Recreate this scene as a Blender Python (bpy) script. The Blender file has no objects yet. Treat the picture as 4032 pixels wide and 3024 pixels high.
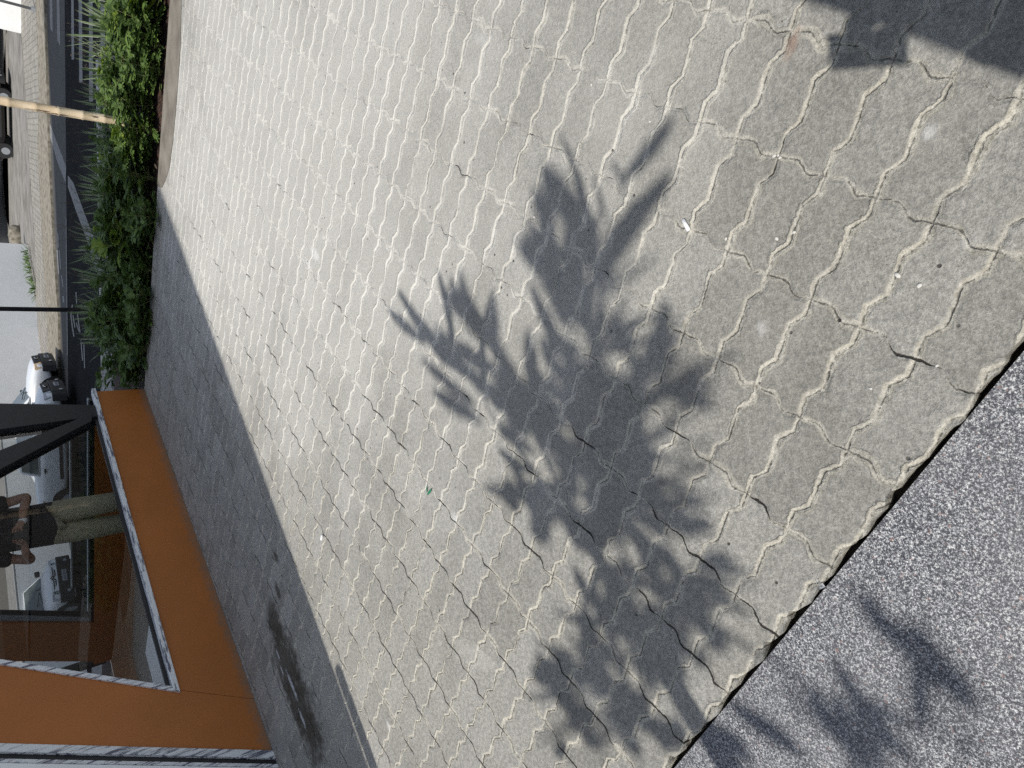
import bpy, bmesh, math, random
from mathutils import Vector, Matrix
from math import sin, cos, tan, radians, pi, atan2, sqrt, hypot

# ---------------------------------------------------------------- camera solve
F_PX, PITCH, ROLL, CAM_H = 2506.44, 0.7088003, 0.07626536, 1.36029
CP, SP, CR, SR = cos(PITCH), sin(PITCH), cos(ROLL), sin(ROLL)
C = bpy.context.scene
COL = C.collection
random.seed(7)

def ray(x, y):
    V = 2016 - x; U = 1512 - y
    a = U*CR + V*SR; b = -U*SR + V*CR
    return (a, F_PX*CP + b*SP, -F_PX*SP + b*CP)
def G(x, y, z=0.0):
    "photo pixel -> point on the level z"
    d = ray(x, y); t = (z - CAM_H)/d[2]
    return Vector((d[0]*t, d[1]*t, z))
def AT(x, y, R):
    "photo pixel at horizontal distance R"
    d = ray(x, y); t = R/hypot(d[0], d[1])
    return Vector((d[0]*t, d[1]*t, CAM_H + d[2]*t))

# camera
cam = bpy.data.cameras.new('camera'); camo = bpy.data.objects.new('camera', cam); COL.objects.link(camo)
R0 = Vector((1, 0, 0)); U0 = Vector((0, SP, CP)); FW = Vector((0, CP, -SP))
ax_right = -(R0*SR + U0*CR); ax_up = R0*CR - U0*SR
camo.matrix_world = Matrix(((ax_right.x, ax_up.x, -FW.x, 0), (ax_right.y, ax_up.y, -FW.y, 0), (ax_right.z, ax_up.z, -FW.z, CAM_H), (0, 0, 0, 1)))
cam.sensor_fit = 'HORIZONTAL'; cam.sensor_width = 36; cam.lens = F_PX/4032*36
cam.clip_start = 0.02; cam.clip_end = 600
C.camera = camo

# sky and sun
SUN_EL, SUN_AZ = radians(59.5), radians(229.6)
w = bpy.data.worlds.new("World"); C.world = w; w.use_nodes = True
nt = w.node_tree; bg = nt.nodes['Background']
sky = nt.nodes.new('ShaderNodeTexSky'); sky.sky_type = 'NISHITA'; sky.sun_disc = False
sky.sun_elevation = SUN_EL; sky.sun_rotation = SUN_AZ
sky.air_density = 1.0; sky.dust_density = 1.2; sky.ozone_density = 1.0
hs_ = nt.nodes.new('ShaderNodeHueSaturation'); hs_.inputs['Saturation'].default_value = 0.62; nt.links.new(sky.outputs[0], hs_.inputs['Color']); nt.links.new(hs_.outputs[0], bg.inputs[0]); bg.inputs[1].default_value = 0.148
S = Vector((sin(SUN_AZ)*cos(SUN_EL), cos(SUN_AZ)*cos(SUN_EL), sin(SUN_EL)))   # towards the sun
sl = bpy.data.lights.new('sun', 'SUN'); sl.energy = 4.1; sl.angle = radians(0.55); sl.color = (1.0, 0.955, 0.88)
slo = bpy.data.objects.new('sun', sl); COL.objects.link(slo)
slo.rotation_euler = (-S).to_track_quat('-Z', 'Y').to_euler(); slo.location = S*30
C.view_settings.view_transform = 'Standard'; C.view_settings.look = 'None'
C.cycles.use_denoising = False
C.view_settings.exposure = 0.0; C.view_settings.gamma = 1.0

# ---------------------------------------------------------------- helpers
def lin(r, g, b): 
    f = lambda c: ((c/255+0.055)/1.055)**2.4 if c > 10 else c/255/12.92
    return (f(r), f(g), f(b), 1)
class N:
    "node builder"
    def __init__(s, name):
        s.m = bpy.data.materials.new(name); s.m.use_nodes = True
        s.t = s.m.node_tree; s.b = s.t.nodes['Principled BSDF']
        s.geo = None
    def nd(s, kind, **kw):
        n = s.t.nodes.new(kind)
        for k, v in kw.items(): setattr(n, k, v)
        return n
    def l(s, a, b):
        if isinstance(a, (int, float)): b.default_value = a
        elif isinstance(a, tuple): b.default_value = a
        else: s.t.links.new(a, b)
    def pos(s):
        if not s.geo: s.geo = s.nd('ShaderNodeTexCoord')
        return s.geo.outputs['Object']
    def ma(s, op, a, b=0.0, c=0.0):
        n = s.nd('ShaderNodeMath', operation=op)
        s.l(a, n.inputs[0]); s.l(b, n.inputs[1]); s.l(c, n.inputs[2]); return n.outputs[0]
    def noise(s, scale, detail=2, rough=0.5, vec=None, dist=0.0, out=0):
        n = s.nd('ShaderNodeTexNoise'); s.l(vec or s.pos(), n.inputs['Vector'])
        n.inputs['Scale'].default_value = scale; n.inputs['Detail'].default_value = detail
        n.inputs['Roughness'].default_value = rough; n.inputs['Distortion'].default_value = dist
        return n.outputs[out]
    def vor(s, scale, feature='F1', vec=None, out='Distance', rnd=1.0):
        n = s.nd('ShaderNodeTexVoronoi', feature=feature); s.l(vec or s.pos(), n.inputs['Vector'])
        n.inputs['Scale'].default_value = scale; n.inputs['Randomness'].default_value = rnd
        return n.outputs[out]
    def mr(s, v, a, b, c=0.0, d=1.0, smooth=False):
        n = s.nd('ShaderNodeMapRange'); n.clamp = True
        if smooth: n.interpolation_type = 'SMOOTHSTEP'
        s.l(v, n.inputs[0]); s.l(a, n.inputs[1]); s.l(b, n.inputs[2]); s.l(c, n.inputs[3]); s.l(d, n.inputs[4])
        return n.outputs[0]
    def mix(s, f, a, b, mode='MIX'):
        n = s.nd('ShaderNodeMix', data_type='RGBA', blend_type=mode)
        s.l(f, n.inputs[0]); s.l(a, n.inputs[6]); s.l(b, n.inputs[7]); return n.outputs[2]
    def ramp(s, v, pts, mode='LINEAR'):
        n = s.nd('ShaderNodeValToRGB'); e = n.color_ramp; e.interpolation = mode
        while len(e.elements) < len(pts): e.elements.new(0.5)
        for el, (p, c) in zip(e.elements, pts):
            el.position = p; el.color = c if isinstance(c, tuple) else (c, c, c, 1)
        s.l(v, n.inputs[0]); return n.outputs[0]
    def bump(s, h, strength=0.5, dist=0.01, prev=None):
        n = s.nd('ShaderNodeBump'); n.inputs['Strength'].default_value = strength; n.inputs['Distance'].default_value = dist
        s.l(h, n.inputs['Height'])
        if prev is not None: s.l(prev, n.inputs['Normal'])
        return n.outputs[0]
    def sep(s, v):
        n = s.nd('ShaderNodeSeparateXYZ'); s.l(v, n.inputs[0]); return n.outputs
    def comb(s, x, y, z=0.0):
        n = s.nd('ShaderNodeCombineXYZ'); s.l(x, n.inputs[0]); s.l(y, n.inputs[1]); s.l(z, n.inputs[2]); return n.outputs[0]
    def fin(s, col=None, rough=0.8, normal=None, spec=None, metal=None):
        if col is not None: s.l(col, s.b.inputs['Base Color'])
        s.l(rough, s.b.inputs['Roughness'])
        if normal is not None: s.l(normal, s.b.inputs['Normal'])
        if spec is not None: s.b.inputs['Specular IOR Level'].default_value = spec
        if metal is not None: s.b.inputs['Metallic'].default_value = metal
        return s.m

def plain(name, c1, c2=None, scale=8, rough=0.7, bump=0.0, bscale=60, spec=None, metal=None, detail=4):
    n = N(name)
    c2 = c2 or tuple(x*0.7 for x in c1[:3])+(1,)
    f = n.mr(n.noise(scale, detail, 0.6), 0.35, 0.68)
    col = n.mix(f, c1, c2)
    nm = n.bump(n.noise(bscale, 3, 0.6), bump, 0.01) if bump else None
    return n.fin(col, rough, nm, spec, metal)

def me_obj(name, verts, faces, mat, parent=None, smooth=False):
    me = bpy.data.meshes.new(name); me.from_pydata([tuple(v) for v in verts], [], faces); me.update()
    if mat: me.materials.append(mat)
    if smooth: me.polygons.foreach_set('use_smooth', [True]*len(me.polygons))
    o = bpy.data.objects.new(name, me); COL.objects.link(o)
    if parent: o.parent = parent
    return o
def bm_obj(name, bm, mat, parent=None, smooth=False):
    me = bpy.data.meshes.new(name); bmesh.ops.recalc_face_normals(bm, faces=bm.faces)
    bm.to_mesh(me); bm.free()
    for m in (mat if isinstance(mat, list) else [mat]): me.materials.append(m)
    if smooth: me.polygons.foreach_set('use_smooth', [True]*len(me.polygons))
    o = bpy.data.objects.new(name, me); COL.objects.link(o)
    if parent: o.parent = parent
    return o
def tag(o, label=None, cat=None, group=None, kind=None):
    if label: o['label'] = label
    if cat: o['category'] = cat
    if group: o['group'] = group
    if kind: o['kind'] = kind
    return o
def empty(name, loc=(0, 0, 0), rz=0, **kw):
    o = bpy.data.objects.new(name, None); COL.objects.link(o); o.location = loc; o.rotation_euler = (0, 0, rz)
    o.empty_display_size = 0.1
    return tag(o, **kw)
def bevel(o, w=0.005, seg=2):
    m = o.modifiers.new('bevel', 'BEVEL'); m.width = w; m.segments = seg; m.limit_method = 'ANGLE'; m.angle_limit = radians(40); return o
def prism(bm, pts, thick):
    "pts: list of 3D points of a planar polygon, thick: vector"
    a = [bm.verts.new(p) for p in pts]; b = [bm.verts.new(Vector(p)+thick) for p in pts]
    n = len(a); bm.faces.new(a); bm.faces.new(b[::-1])
    for i in range(n): bm.faces.new((a[i], b[i], b[(i+1) % n], a[(i+1) % n]))
def tube(bm, pts, rads, seg=8, cap=True, flat=1.0):
    rings = []; n = len(pts); pts = [Vector(p) for p in pts]
    up0 = Vector((0.13, 0.21, 0.97))
    for i, p in enumerate(pts):
        d = (pts[min(i+1, n-1)] - pts[max(i-1, 0)]).normalized()
        s1 = d.cross(up0)
        if s1.length < 1e-3: s1 = d.cross(Vector((1, 0, 0)))
        s1.normalize(); s2 = d.cross(s1)
        r = rads[i] if isinstance(rads, (list, tuple)) else rads
        rings.append([bm.verts.new(p + s1*r*cos(2*pi*k/seg) + s2*r*flat*sin(2*pi*k/seg)) for k in range(seg)])
    for a, b in zip(rings, rings[1:]):
        for k in range(seg): bm.faces.new((a[k], a[(k+1) % seg], b[(k+1) % seg], b[k]))
    if cap: bm.faces.new(rings[0]); bm.faces.new(rings[-1][::-1])
def box(bm, c, s, rot=None):
    m = Matrix.Translation(c) @ (rot.to_4x4() if rot else Matrix()) @ Matrix.Diagonal((s[0], s[1], s[2], 1))
    bmesh.ops.create_cube(bm, size=1, matrix=m)

# ---------------------------------------------------------------- paver grid (fitted to the joints in the photo)
A_, B_ = 0.115, 1.9352852
YAW, GX0, GY0 = 4.0531521, 14.3003760, 12.7298542
PCA, PSA = cos(YAW), sin(YAW)

def pavement_material():
    n = N('concrete_pavers')
    p = n.pos(); sx = n.sep(p)
    wob = n.noise(1.3, 1, 0.5, out=1); ws = n.sep(wob)
    rag = n.noise(55, 3, 0.65, out=1); rs = n.sep(rag)
    X = n.ma('SUBTRACT', n.ma('DIVIDE', sx[0], A_), GX0); Y = n.ma('SUBTRACT', n.ma('DIVIDE', sx[1], A_), GY0)
    u = n.ma('ADD', n.ma('MULTIPLY', X, PCA), n.ma('MULTIPLY', Y, PSA))
    v = n.ma('DIVIDE', n.ma('SUBTRACT', n.ma('MULTIPLY', X, PSA), n.ma('MULTIPLY', Y, PCA)), B_)
    u = n.ma('ADD', u, n.ma('MULTIPLY', n.ma('SUBTRACT', ws[0], 0.5), 0.22)); u = n.ma('ADD', u, n.ma('MULTIPLY', n.ma('SUBTRACT', rs[0], 0.5), 0.085))
    v = n.ma('ADD', v, n.ma('MULTIPLY', n.ma('SUBTRACT', ws[1], 0.5), 0.12)); v = n.ma('ADD', v, n.ma('MULTIPLY', n.ma('SUBTRACT', rs[1], 0.5), 0.045))
    # per-paver looseness: shift of each cell edge
    cw = n.sep(n.ramp(n.ma('FRACT', n.ma('MULTIPLY', v, 2.0)), [(0, .595), (.31, .95), (.61, .15), (1, .595)]))[0]
    cwv = n.ma('MULTIPLY', n.ma('SUBTRACT', cw, 0.5), 0.2)
    rw = n.sep(n.ramp(n.ma('FRACT', u), [(0, .5), (.10, .43), (.38, .12), (.46, .22), (.66, .86), (.74, .93), (.93, .56), (1, .5)]))[0]
    rwv = n.ma('MULTIPLY', n.ma('SUBTRACT', rw, 0.5), 0.1)
    uu = n.ma('SUBTRACT', u, cwv); vv = n.ma('SUBTRACT', v, rwv)
    du = n.ma('ABSOLUTE', n.ma('SUBTRACT', n.ma('FRACT', n.ma('ADD', uu, 0.5)), 0.5))
    dv = n.ma('MULTIPLY', n.ma('ABSOLUTE', n.ma('SUBTRACT', n.ma('FRACT', n.ma('ADD', vv, 0.5)), 0.5)), B_)
    iu = n.ma('FLOOR', uu); iv = n.ma('FLOOR', vv)
    wn = n.nd('ShaderNodeTexWhiteNoise', noise_dimensions='2D'); n.l(n.comb(iu, iv), wn.inputs['Vector'])
    rnd = n.sep(wn.outputs['Color'])
    # joint filler patches (light mortar) and open cracks
    pa = n.noise(5.5, 4, 0.65); pb = n.noise(6.0, 3, 0.6, vec=n.comb(n.ma('ADD', sx[0], 7.3), sx[1]))
    fine = n.noise(75, 5, 0.75); fine2 = n.noise(210, 4, 0.8); mid = n.noise(18, 4, 0.6); big = n.noise(1.1, 4, 0.55)
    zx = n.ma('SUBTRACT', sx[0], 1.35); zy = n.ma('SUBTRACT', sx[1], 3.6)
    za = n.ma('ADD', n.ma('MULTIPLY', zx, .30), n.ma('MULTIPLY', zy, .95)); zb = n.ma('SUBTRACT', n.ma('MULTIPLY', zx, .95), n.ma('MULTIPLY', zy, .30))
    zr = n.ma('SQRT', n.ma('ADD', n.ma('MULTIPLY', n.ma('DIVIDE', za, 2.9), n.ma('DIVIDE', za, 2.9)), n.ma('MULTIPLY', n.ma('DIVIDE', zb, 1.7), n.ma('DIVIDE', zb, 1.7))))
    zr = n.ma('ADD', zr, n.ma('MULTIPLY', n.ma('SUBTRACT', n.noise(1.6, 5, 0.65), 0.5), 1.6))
    zm = n.mr(zr, 0.45, 1.25, 1.0, 0.0, True)  # far sunlit zone: glare put into the paler paver and mortar colour
    # mortar band
    wcol = n.ma('ADD', n.ma('ADD', 0.012, n.ma('MULTIPLY', zm, 0.030)), n.ma('MULTIPLY', n.mr(pa, 0.32, 0.56), 0.080))
    wrow = n.ma('ADD', 0.000, n.ma('MULTIPLY', n.mr(pb, 0.42, 0.64), 0.120))
    ed = n.ma('ADD', n.ma('MULTIPLY', n.ma('SUBTRACT', fine, 0.5), 0.20), n.ma('MULTIPLY', n.ma('SUBTRACT', mid, 0.5), 0.10))
    mcol = n.mr(n.ma('ADD', n.ma('SUBTRACT', du, wcol), ed), -0.02, 0.03, 1, 0, True)
    mrow = n.mr(n.ma('ADD', n.ma('SUBTRACT', dv, wrow), ed), -0.02, 0.03, 1, 0, True)
    mort = n.ma('MAXIMUM', n.ma('MULTIPLY', mcol, 1.0), n.ma('MULTIPLY', mrow, 0.75))
    # open cracks: the left/front for rows
    kc = n.mr(pa, 0.385, 0.31, -0.006, 0.018); kr = n.mr(n.ma('ADD', pb, n.mr(n.ma('ADD', sx[0], n.ma('MULTIPLY', sx[1], -.35)), -1.3, .3, -.06, .16)), 0.53, 0.41, -0.006, 0.023)
    off = n.ma('MULTIPLY', n.ma('SUBTRACT', mid, 0.5), 0.03)
    cc = n.mr(n.ma('SUBTRACT', n.ma('ADD', du, n.ma('MAXIMUM', off, 0.0)), kc), -0.006, 0.006, 1, 0)
    cr_ = n.mr(n.ma('SUBTRACT', n.ma('ADD', dv, n.ma('MAXIMUM', off, 0.0)), kr), -0.008, 0.008, 1, 0)
    seam = n.ma('MULTIPLY', n.ma('SUBTRACT', 1.0, n.ma('MULTIPLY', zm, 0.8)), n.ma('MULTIPLY', n.mr(n.ma('MINIMUM', du, dv), 0.004, 0.020, 0.62, 0.0), n.mr(n.ma('ADD', mid, n.ma('MULTIPLY', fine, .5)), 0.66, 0.82, 1, 0))); cc = n.ma('MULTIPLY', cc, n.ma('SUBTRACT', 1.0, zm)); crack = n.ma('MAXIMUM', n.ma('MAXIMUM', cc, cr_), seam)
    # colours
    base = n.mix(n.mr(n.ma('ADD', n.ma('MULTIPLY', rnd[0], 0.5), n.ma('MULTIPLY', mid, 0.5)), 0.25, 0.78), (0.305, 0.298, 0.272, 1), (0.432, 0.425, 0.395, 1))
    base = n.mix(n.mr(big, 0.38, 0.66, 0.0, 0.5), base, (0.47, 0.455, 0.41, 1)); base = n.mix(n.mr(n.noise(2.3, 5, 0.65, vec=n.comb(sx[1], sx[0])), 0.50, 0.70, 0.0, 0.55), base, (0.27, 0.262, 0.235, 1))
    sp_ = n.mr(fine2, 0.36, 0.62); sp = sp_; base = n.mix(sp, n.mix(1.0, base, (0.74, 0.74, 0.74, 1), 'MULTIPLY'), n.mix(1.0, base, (1.17, 1.17, 1.17, 1), 'MULTIPLY'))
    sp2 = n.mr(fine, 0.42, 0.60, 0.0, 1.0); base = n.mix(sp2, n.mix(1.0, base, (0.76, 0.76, 0.76, 1), 'MULTIPLY'), n.mix(1.0, base, (1.10, 1.10, 1.10, 1), 'MULTIPLY')); base = n.mix(n.mr(n.noise(34, 4, 0.7), 0.50, 0.66, 0, .8), base, n.mix(1.0, base, (0.80, 0.80, 0.81, 1), 'MULTIPLY'))
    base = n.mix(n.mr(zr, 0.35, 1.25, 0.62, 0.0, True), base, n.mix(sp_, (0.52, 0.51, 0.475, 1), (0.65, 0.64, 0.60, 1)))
    # aggregate pits
    pit = n.mr(n.vor(160), 0.10, 0.22, 1, 0); pit = n.ma('MULTIPLY', pit, n.mr(n.noise(7, 2), 0.48, 0.66))
    bigpit = n.ma('MULTIPLY', n.mr(n.vor(17), 0.045, 0.075, 1, 0), n.mr(n.noise(2.7, 1), 0.50, 0.56))
    base = n.mix(n.ma('MULTIPLY', pit, 0.6), base, (0.12, 0.115, 0.10, 1))
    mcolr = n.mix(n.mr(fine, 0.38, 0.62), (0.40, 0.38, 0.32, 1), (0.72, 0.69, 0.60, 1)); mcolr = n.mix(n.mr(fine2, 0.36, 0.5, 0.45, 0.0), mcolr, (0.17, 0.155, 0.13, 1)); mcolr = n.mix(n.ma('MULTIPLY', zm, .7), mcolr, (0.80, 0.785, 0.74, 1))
    col = n.mix(n.ma('MULTIPLY', mort, n.mr(n.noise(9, 3), 0.28, 0.55, 0.35, 1.0)), base, mcolr)
    # pale lime smears
    lime = n.mr(n.noise(1.7, 5, 0.7, dist=0.6), 0.60, 0.74, 0.0, 0.55)
    col = n.mix(lime, col, (0.60, 0.59, 0.55, 1))
    # white splashes, damp stain, rust stain : marks with shapes of their own
    def blob(cx, cy, rx, ry, ang, soft=0.5, amp=0.9, nsc=45):
        nonlocal col
        dx = n.ma('SUBTRACT', sx[0], cx); dy = n.ma('SUBTRACT', sx[1], cy)
        a = n.ma('DIVIDE', n.ma('ADD', n.ma('MULTIPLY', dx, cos(ang)), n.ma('MULTIPLY', dy, sin(ang))), rx)
        b = n.ma('DIVIDE', n.ma('SUBTRACT', n.ma('MULTIPLY', dy, cos(ang)), n.ma('MULTIPLY', dx, sin(ang))), ry)
        r = n.ma('SQRT', n.ma('ADD', n.ma('MULTIPLY', a, a), n.ma('MULTIPLY', b, b)))
        r = n.ma('ADD', r, n.ma('MULTIPLY', n.ma('SUBTRACT', n.noise(nsc, 5, 0.75), 0.5), 2.2))
        return n.mr(r, 1.0-soft, 1.0+soft*0.3, amp, 0.0, True)
    for (px, py, r1, r2, an, am) in [(3660, 520, .016, .013, 0, .75), (3000, 1290, .022, .018, 0, .5), (1240, 1000, .07, .03, .9, .9), (1215, 1040, .05, .02, .9, .6), (1790, 2040, .03, .022, .6, .8),
                                  (1530, 2860, .03, .016, .7, .7), (955, 860, .06, .02, .5, .5), (3820, 950, .014, .018, .3, .4), (800, 1620, .03, .01, .6, .6), (812, 1840, .03, .01, .6, .6), (1900, 160, .05, .02, .9, .4)]:
        g = G(px, py); col = n.mix(blob(g.x, g.y, r1, r2, an, 0.8, am*.8), col, (0.72, 0.72, 0.70, 1))
    g = G(3120, 170); col = n.mix(blob(g.x, g.y, .035, .016, -.6, .8, .55), col, (0.36, 0.22, 0.16, 1))
    for (px, py, r1, r2, an) in [(1080, 2440, .17, .10, .8), (1130, 2620, .32, .17, .86), (1185, 2780, .30, .17, .9), (1225, 2900, .18, .13, .9), (1085, 2190, .06, .025, .8), (1095, 2330, .07, .03, .8)]:
        g = G(px, py); col = n.mix(blob(g.x, g.y, r1*1.0, r2*1.3, an, 0.6, .85, 9), col, (0.080, 0.070, 0.056, 1))
    for (px, py, r1, r2, an) in [(1095, 2580, .045, .014, .8), (1150, 2700, .11, .022, .86), (1190, 2830, .07, .018, .9), (1110, 2640, .04, .012, .86)]:
        g = G(px, py); col = n.mix(blob(g.x, g.y, r1, r2, an, 0.5, .8), col, (0.55, 0.56, 0.58, 1))
    # dirt in joints where weeds root
    col = n.mix(n.ma('MULTIPLY', crack, 0.96), col, (0.028, 0.025, 0.022, 1))
    col = n.mix(n.ma('MULTIPLY', bigpit, 0.9), col, (0.06, 0.055, 0.05, 1))
    # height
    h = n.ma('MULTIPLY', n.mr(n.ma('MINIMUM', du, dv), 0.0, 0.11, 0, 1, True), 0.0050)      # paver edges rounded
    h = n.ma('ADD', h, n.ma('MULTIPLY', mort, n.ma('MULTIPLY', n.mr(n.noise(5, 2), 0.42, 0.58, -0.1, 1.0), 0.0052)))
    h = n.ma('SUBTRACT', h, n.ma('MULTIPLY', crack, 0.007))
    tilt = n.ma('ADD', n.ma('MULTIPLY', n.ma('SUBTRACT', rnd[1], 0.5), n.ma('MULTIPLY', n.ma('FRACT', uu), 0.008)), n.ma('MULTIPLY', n.ma('SUBTRACT', rnd[2], 0.5), n.ma('MULTIPLY', n.ma('FRACT', vv), 0.012)))
    h = n.ma('ADD', h, tilt)
    h = n.ma('ADD', h, n.ma('MULTIPLY', mid, 0.0040))
    h = n.ma('ADD', h, n.ma('MULTIPLY', fine, 0.0062))
    h = n.ma('ADD', h, n.ma('MULTIPLY', fine2, 0.0034))
    h = n.ma('SUBTRACT', h, n.ma('MULTIPLY', pit, 0.0012)); h = n.ma('SUBTRACT', h, n.ma('MULTIPLY', bigpit, 0.004))
    nm = n.bump(h, 1.0, 1.0)
    return n.fin(col, 0.92, nm, 0.2)

def granite_material():
    n = N('black_white_granite')
    a = n.noise(235, 3, 0.75); b = n.noise(520, 2, 0.6)
    f = n.ma('ADD', n.ma('MULTIPLY', a, 0.65), n.ma('MULTIPLY', b, 0.35))
    col = n.ramp(n.mr(f, 0.36, 0.66), [(0.0, (0.012, 0.013, 0.018, 1)), (0.36, (0.04, 0.043, 0.058, 1)), (0.50, (0.15, 0.156, 0.172, 1)), (0.70, (0.42, 0.43, 0.445, 1)), (1.0, (0.88, 0.88, 0.87, 1))])
    rs = n.mr(n.noise(90, 2), 0.66, 0.72); col = n.mix(n.ma('MULTIPLY', rs, 0.4), col, (0.45, 0.25, 0.2, 1))
    lg = n.mr(n.noise(3, 3), 0.3, 0.7, 0.0, 0.3); col = n.mix(lg, col, (0.26, 0.263, 0.27, 1))
    nm = n.bump(f, 0.35, 0.004)
    return n.fin(col, 0.55, nm, 0.35)

M = {}
M['pav'] = pavement_material()
M['granite'] = granite_material()
M['joint'] = plain('joint_dirt', (0.012, 0.010, 0.009, 1), (0.035, 0.028, 0.02, 1), 60, 0.95)
M['mulch'] = None
def mulch():
    n = N('bark_mulch'); v = n.vor(55, out='Color'); d = n.vor(55)
    col = n.mix(n.sep(v)[0], (0.045, 0.020, 0.014, 1), (0.20, 0.095, 0.06, 1)); col = n.mix(n.mr(d, 0.3, 0.7), col, (0.010, 0.006, 0.005, 1))
    return n.fin(col, 0.9, n.bump(d, 1.0, 0.03))
M['mulch'] = mulch()
def asphalt():
    n = N('asphalt'); f = n.noise(180, 3, 0.7); g = n.noise(1.2, 4, 0.6)
    col = n.mix(n.mr(f, 0.35, 0.68), (0.006, 0.006, 0.0068, 1), (0.015, 0.015, 0.0165, 1)); col = n.mix(n.mr(g, 0.4, 0.7, 0, 0.5), col, (0.024, 0.024, 0.025, 1))
    return n.fin(col, 0.95, n.bump(f, 0.4, 0.01), 0.08)
M['asphalt'] = asphalt()
M['gutter'] = plain('old_gutter_asphalt', (0.070, 0.068, 0.064, 1), (0.050, 0.049, 0.047, 1), 2.2, 0.9, 0.3, 40)
def roadpaint():
    n = N('worn_road_paint'); f = n.noise(14, 5, 0.75)
    col = n.mix(n.mr(f, 0.42, 0.62), (0.26, 0.26, 0.25, 1), (0.13, 0.13, 0.13, 1)); return n.fin(col, 0.8)
M['paint'] = roadpaint()
def cobble():
    n = N('cobble_setts'); br = n.nd('ShaderNodeTexBrick'); n.l(n.pos(), br.inputs['Vector'])
    mp = n.nd('ShaderNodeMapping'); n.l(n.pos(), mp.inputs['Vector']); mp.inputs['Rotation'].default_value = (0, 0, 0.35); wv = n.nd('ShaderNodeVectorMath', operation='ADD')
    ns = n.nd('ShaderNodeVectorMath', operation='SCALE'); n.l(n.noise(3, 2, out=1), ns.inputs[0]); ns.inputs['Scale'].default_value = 0.12
    n.l(mp.outputs[0], wv.inputs[0]); n.l(ns.outputs[0], wv.inputs[1]); n.l(wv.outputs[0], br.inputs['Vector'])
    br.inputs['Scale'].default_value = 1.0; br.inputs['Brick Width'].default_value = 0.42; br.inputs['Row Height'].default_value = 0.2; br.inputs['Mortar Size'].default_value = 0.018; br.inputs['Mortar Smooth'].default_value = 0.6
    br.inputs['Color1'].default_value = (0.25, 0.24, 0.21, 1); br.inputs['Color2'].default_value = (0.36, 0.34, 0.30, 1); br.inputs['Mortar'].default_value = (0.045, 0.043, 0.04, 1)
    col = n.mix(n.mr(n.noise(2.5, 4, 0.7), 0.45, 0.75, 0, 0.6), br.outputs[0], (0.16, 0.15, 0.13, 1))
    return n.fin(col, 0.9, n.bump(n.ma('SUBTRACT', 1.0, br.outputs[1]), 0.8, 0.03))
M['cobble'] = cobble()
M['drive'] = plain('stained_concrete_ramp', (0.26, 0.25, 0.23, 1), (0.13, 0.12, 0.105, 1), 1.3, 0.9, 0.3, 25, detail=7)
M['verge'] = plain('dirty_kerb_stones', (0.30, 0.27, 0.22, 1), (0.10, 0.09, 0.065, 1), 6, 0.95, 0.8, 18, detail=6)
M['kerbconc'] = plain('stained_kerb_concrete', (0.235, 0.212, 0.178, 1), (0.13, 0.115, 0.095, 1), 5, 0.92, 0.4, 60, detail=6)
M['pebble'] = plain('pale_pebble_bed', (0.45, 0.44, 0.42, 1), (0.12, 0.11, 0.10, 1), 18, 0.9, 1.0, 22)
M['stone0'] = plain('pale_kerb_stone', (0.5, 0.49, 0.47, 1), (0.32, 0.31, 0.30, 1), 5, 0.9, 0.4, 30)
def orange():
    n = N('orange_paint'); f = n.noise(1.4, 4, 0.6); g = n.noise(22, 5, 0.75); z = n.sep(n.pos())[2]
    col = n.mix(n.mr(f, .35, .68), (0.44, 0.145, 0.030, 1), (0.375, 0.124, 0.026, 1))
    dirt = n.ma('MULTIPLY', n.mr(n.ma('ADD', z, n.ma('MULTIPLY', n.ma('SUBTRACT', g, .5), .18)), 0.0, 0.075, .75, 0), 1.0); col = n.mix(dirt, col, (0.20, 0.15, 0.11, 1))
    col = n.mix(n.mr(g, .64, .70, 0, .35), col, (0.26, 0.17, 0.11, 1))
    return n.fin(col, n.mr(g, .3, .7, .32, .55), n.bump(n.noise(2.0, 3), .25, .02), .4)
M['orange'] = orange()
def weathered(name, rot, sc):
    n = N(name); m0 = n.nd('ShaderNodeMapping'); n.l(n.pos(), m0.inputs['Vector']); m0.inputs['Rotation'].default_value = rot
    mp = n.nd('ShaderNodeMapping'); n.l(m0.outputs[0], mp.inputs['Vector']); mp.inputs['Scale'].default_value = sc
    f = n.noise(1.0, 6, 0.72, vec=mp.outputs[0]); g = n.noise(70, 4, 0.7)
    col = n.mix(n.mr(f, 0.50, 0.575), (0.74, 0.75, 0.76, 1), (0.12, 0.12, 0.16, 1)); col = n.mix(n.mr(g, 0.62, 0.7, 0, 0.6), col, (0.03, 0.03, 0.04, 1))
    return n.fin(col, 0.6, n.bump(f, 0.3, 0.01))
M['sill'] = weathered('weathered_white_aluminium', (0, 0, -0.887), (6, 70, 50))
M['jamb'] = weathered('weathered_white_trim', (0, 0, -0.887), (60, 40, 4))
M['black'] = plain('black_painted_steel', (0.012, 0.012, 0.014, 1), (0.018, 0.018, 0.021, 1), 20, 0.45, spec=0.4)
M['greyal'] = plain('grey_aluminium', (0.30, 0.32, 0.34, 1), (0.24, 0.25, 0.27, 1), 30, 0.4, spec=0.5)
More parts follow.
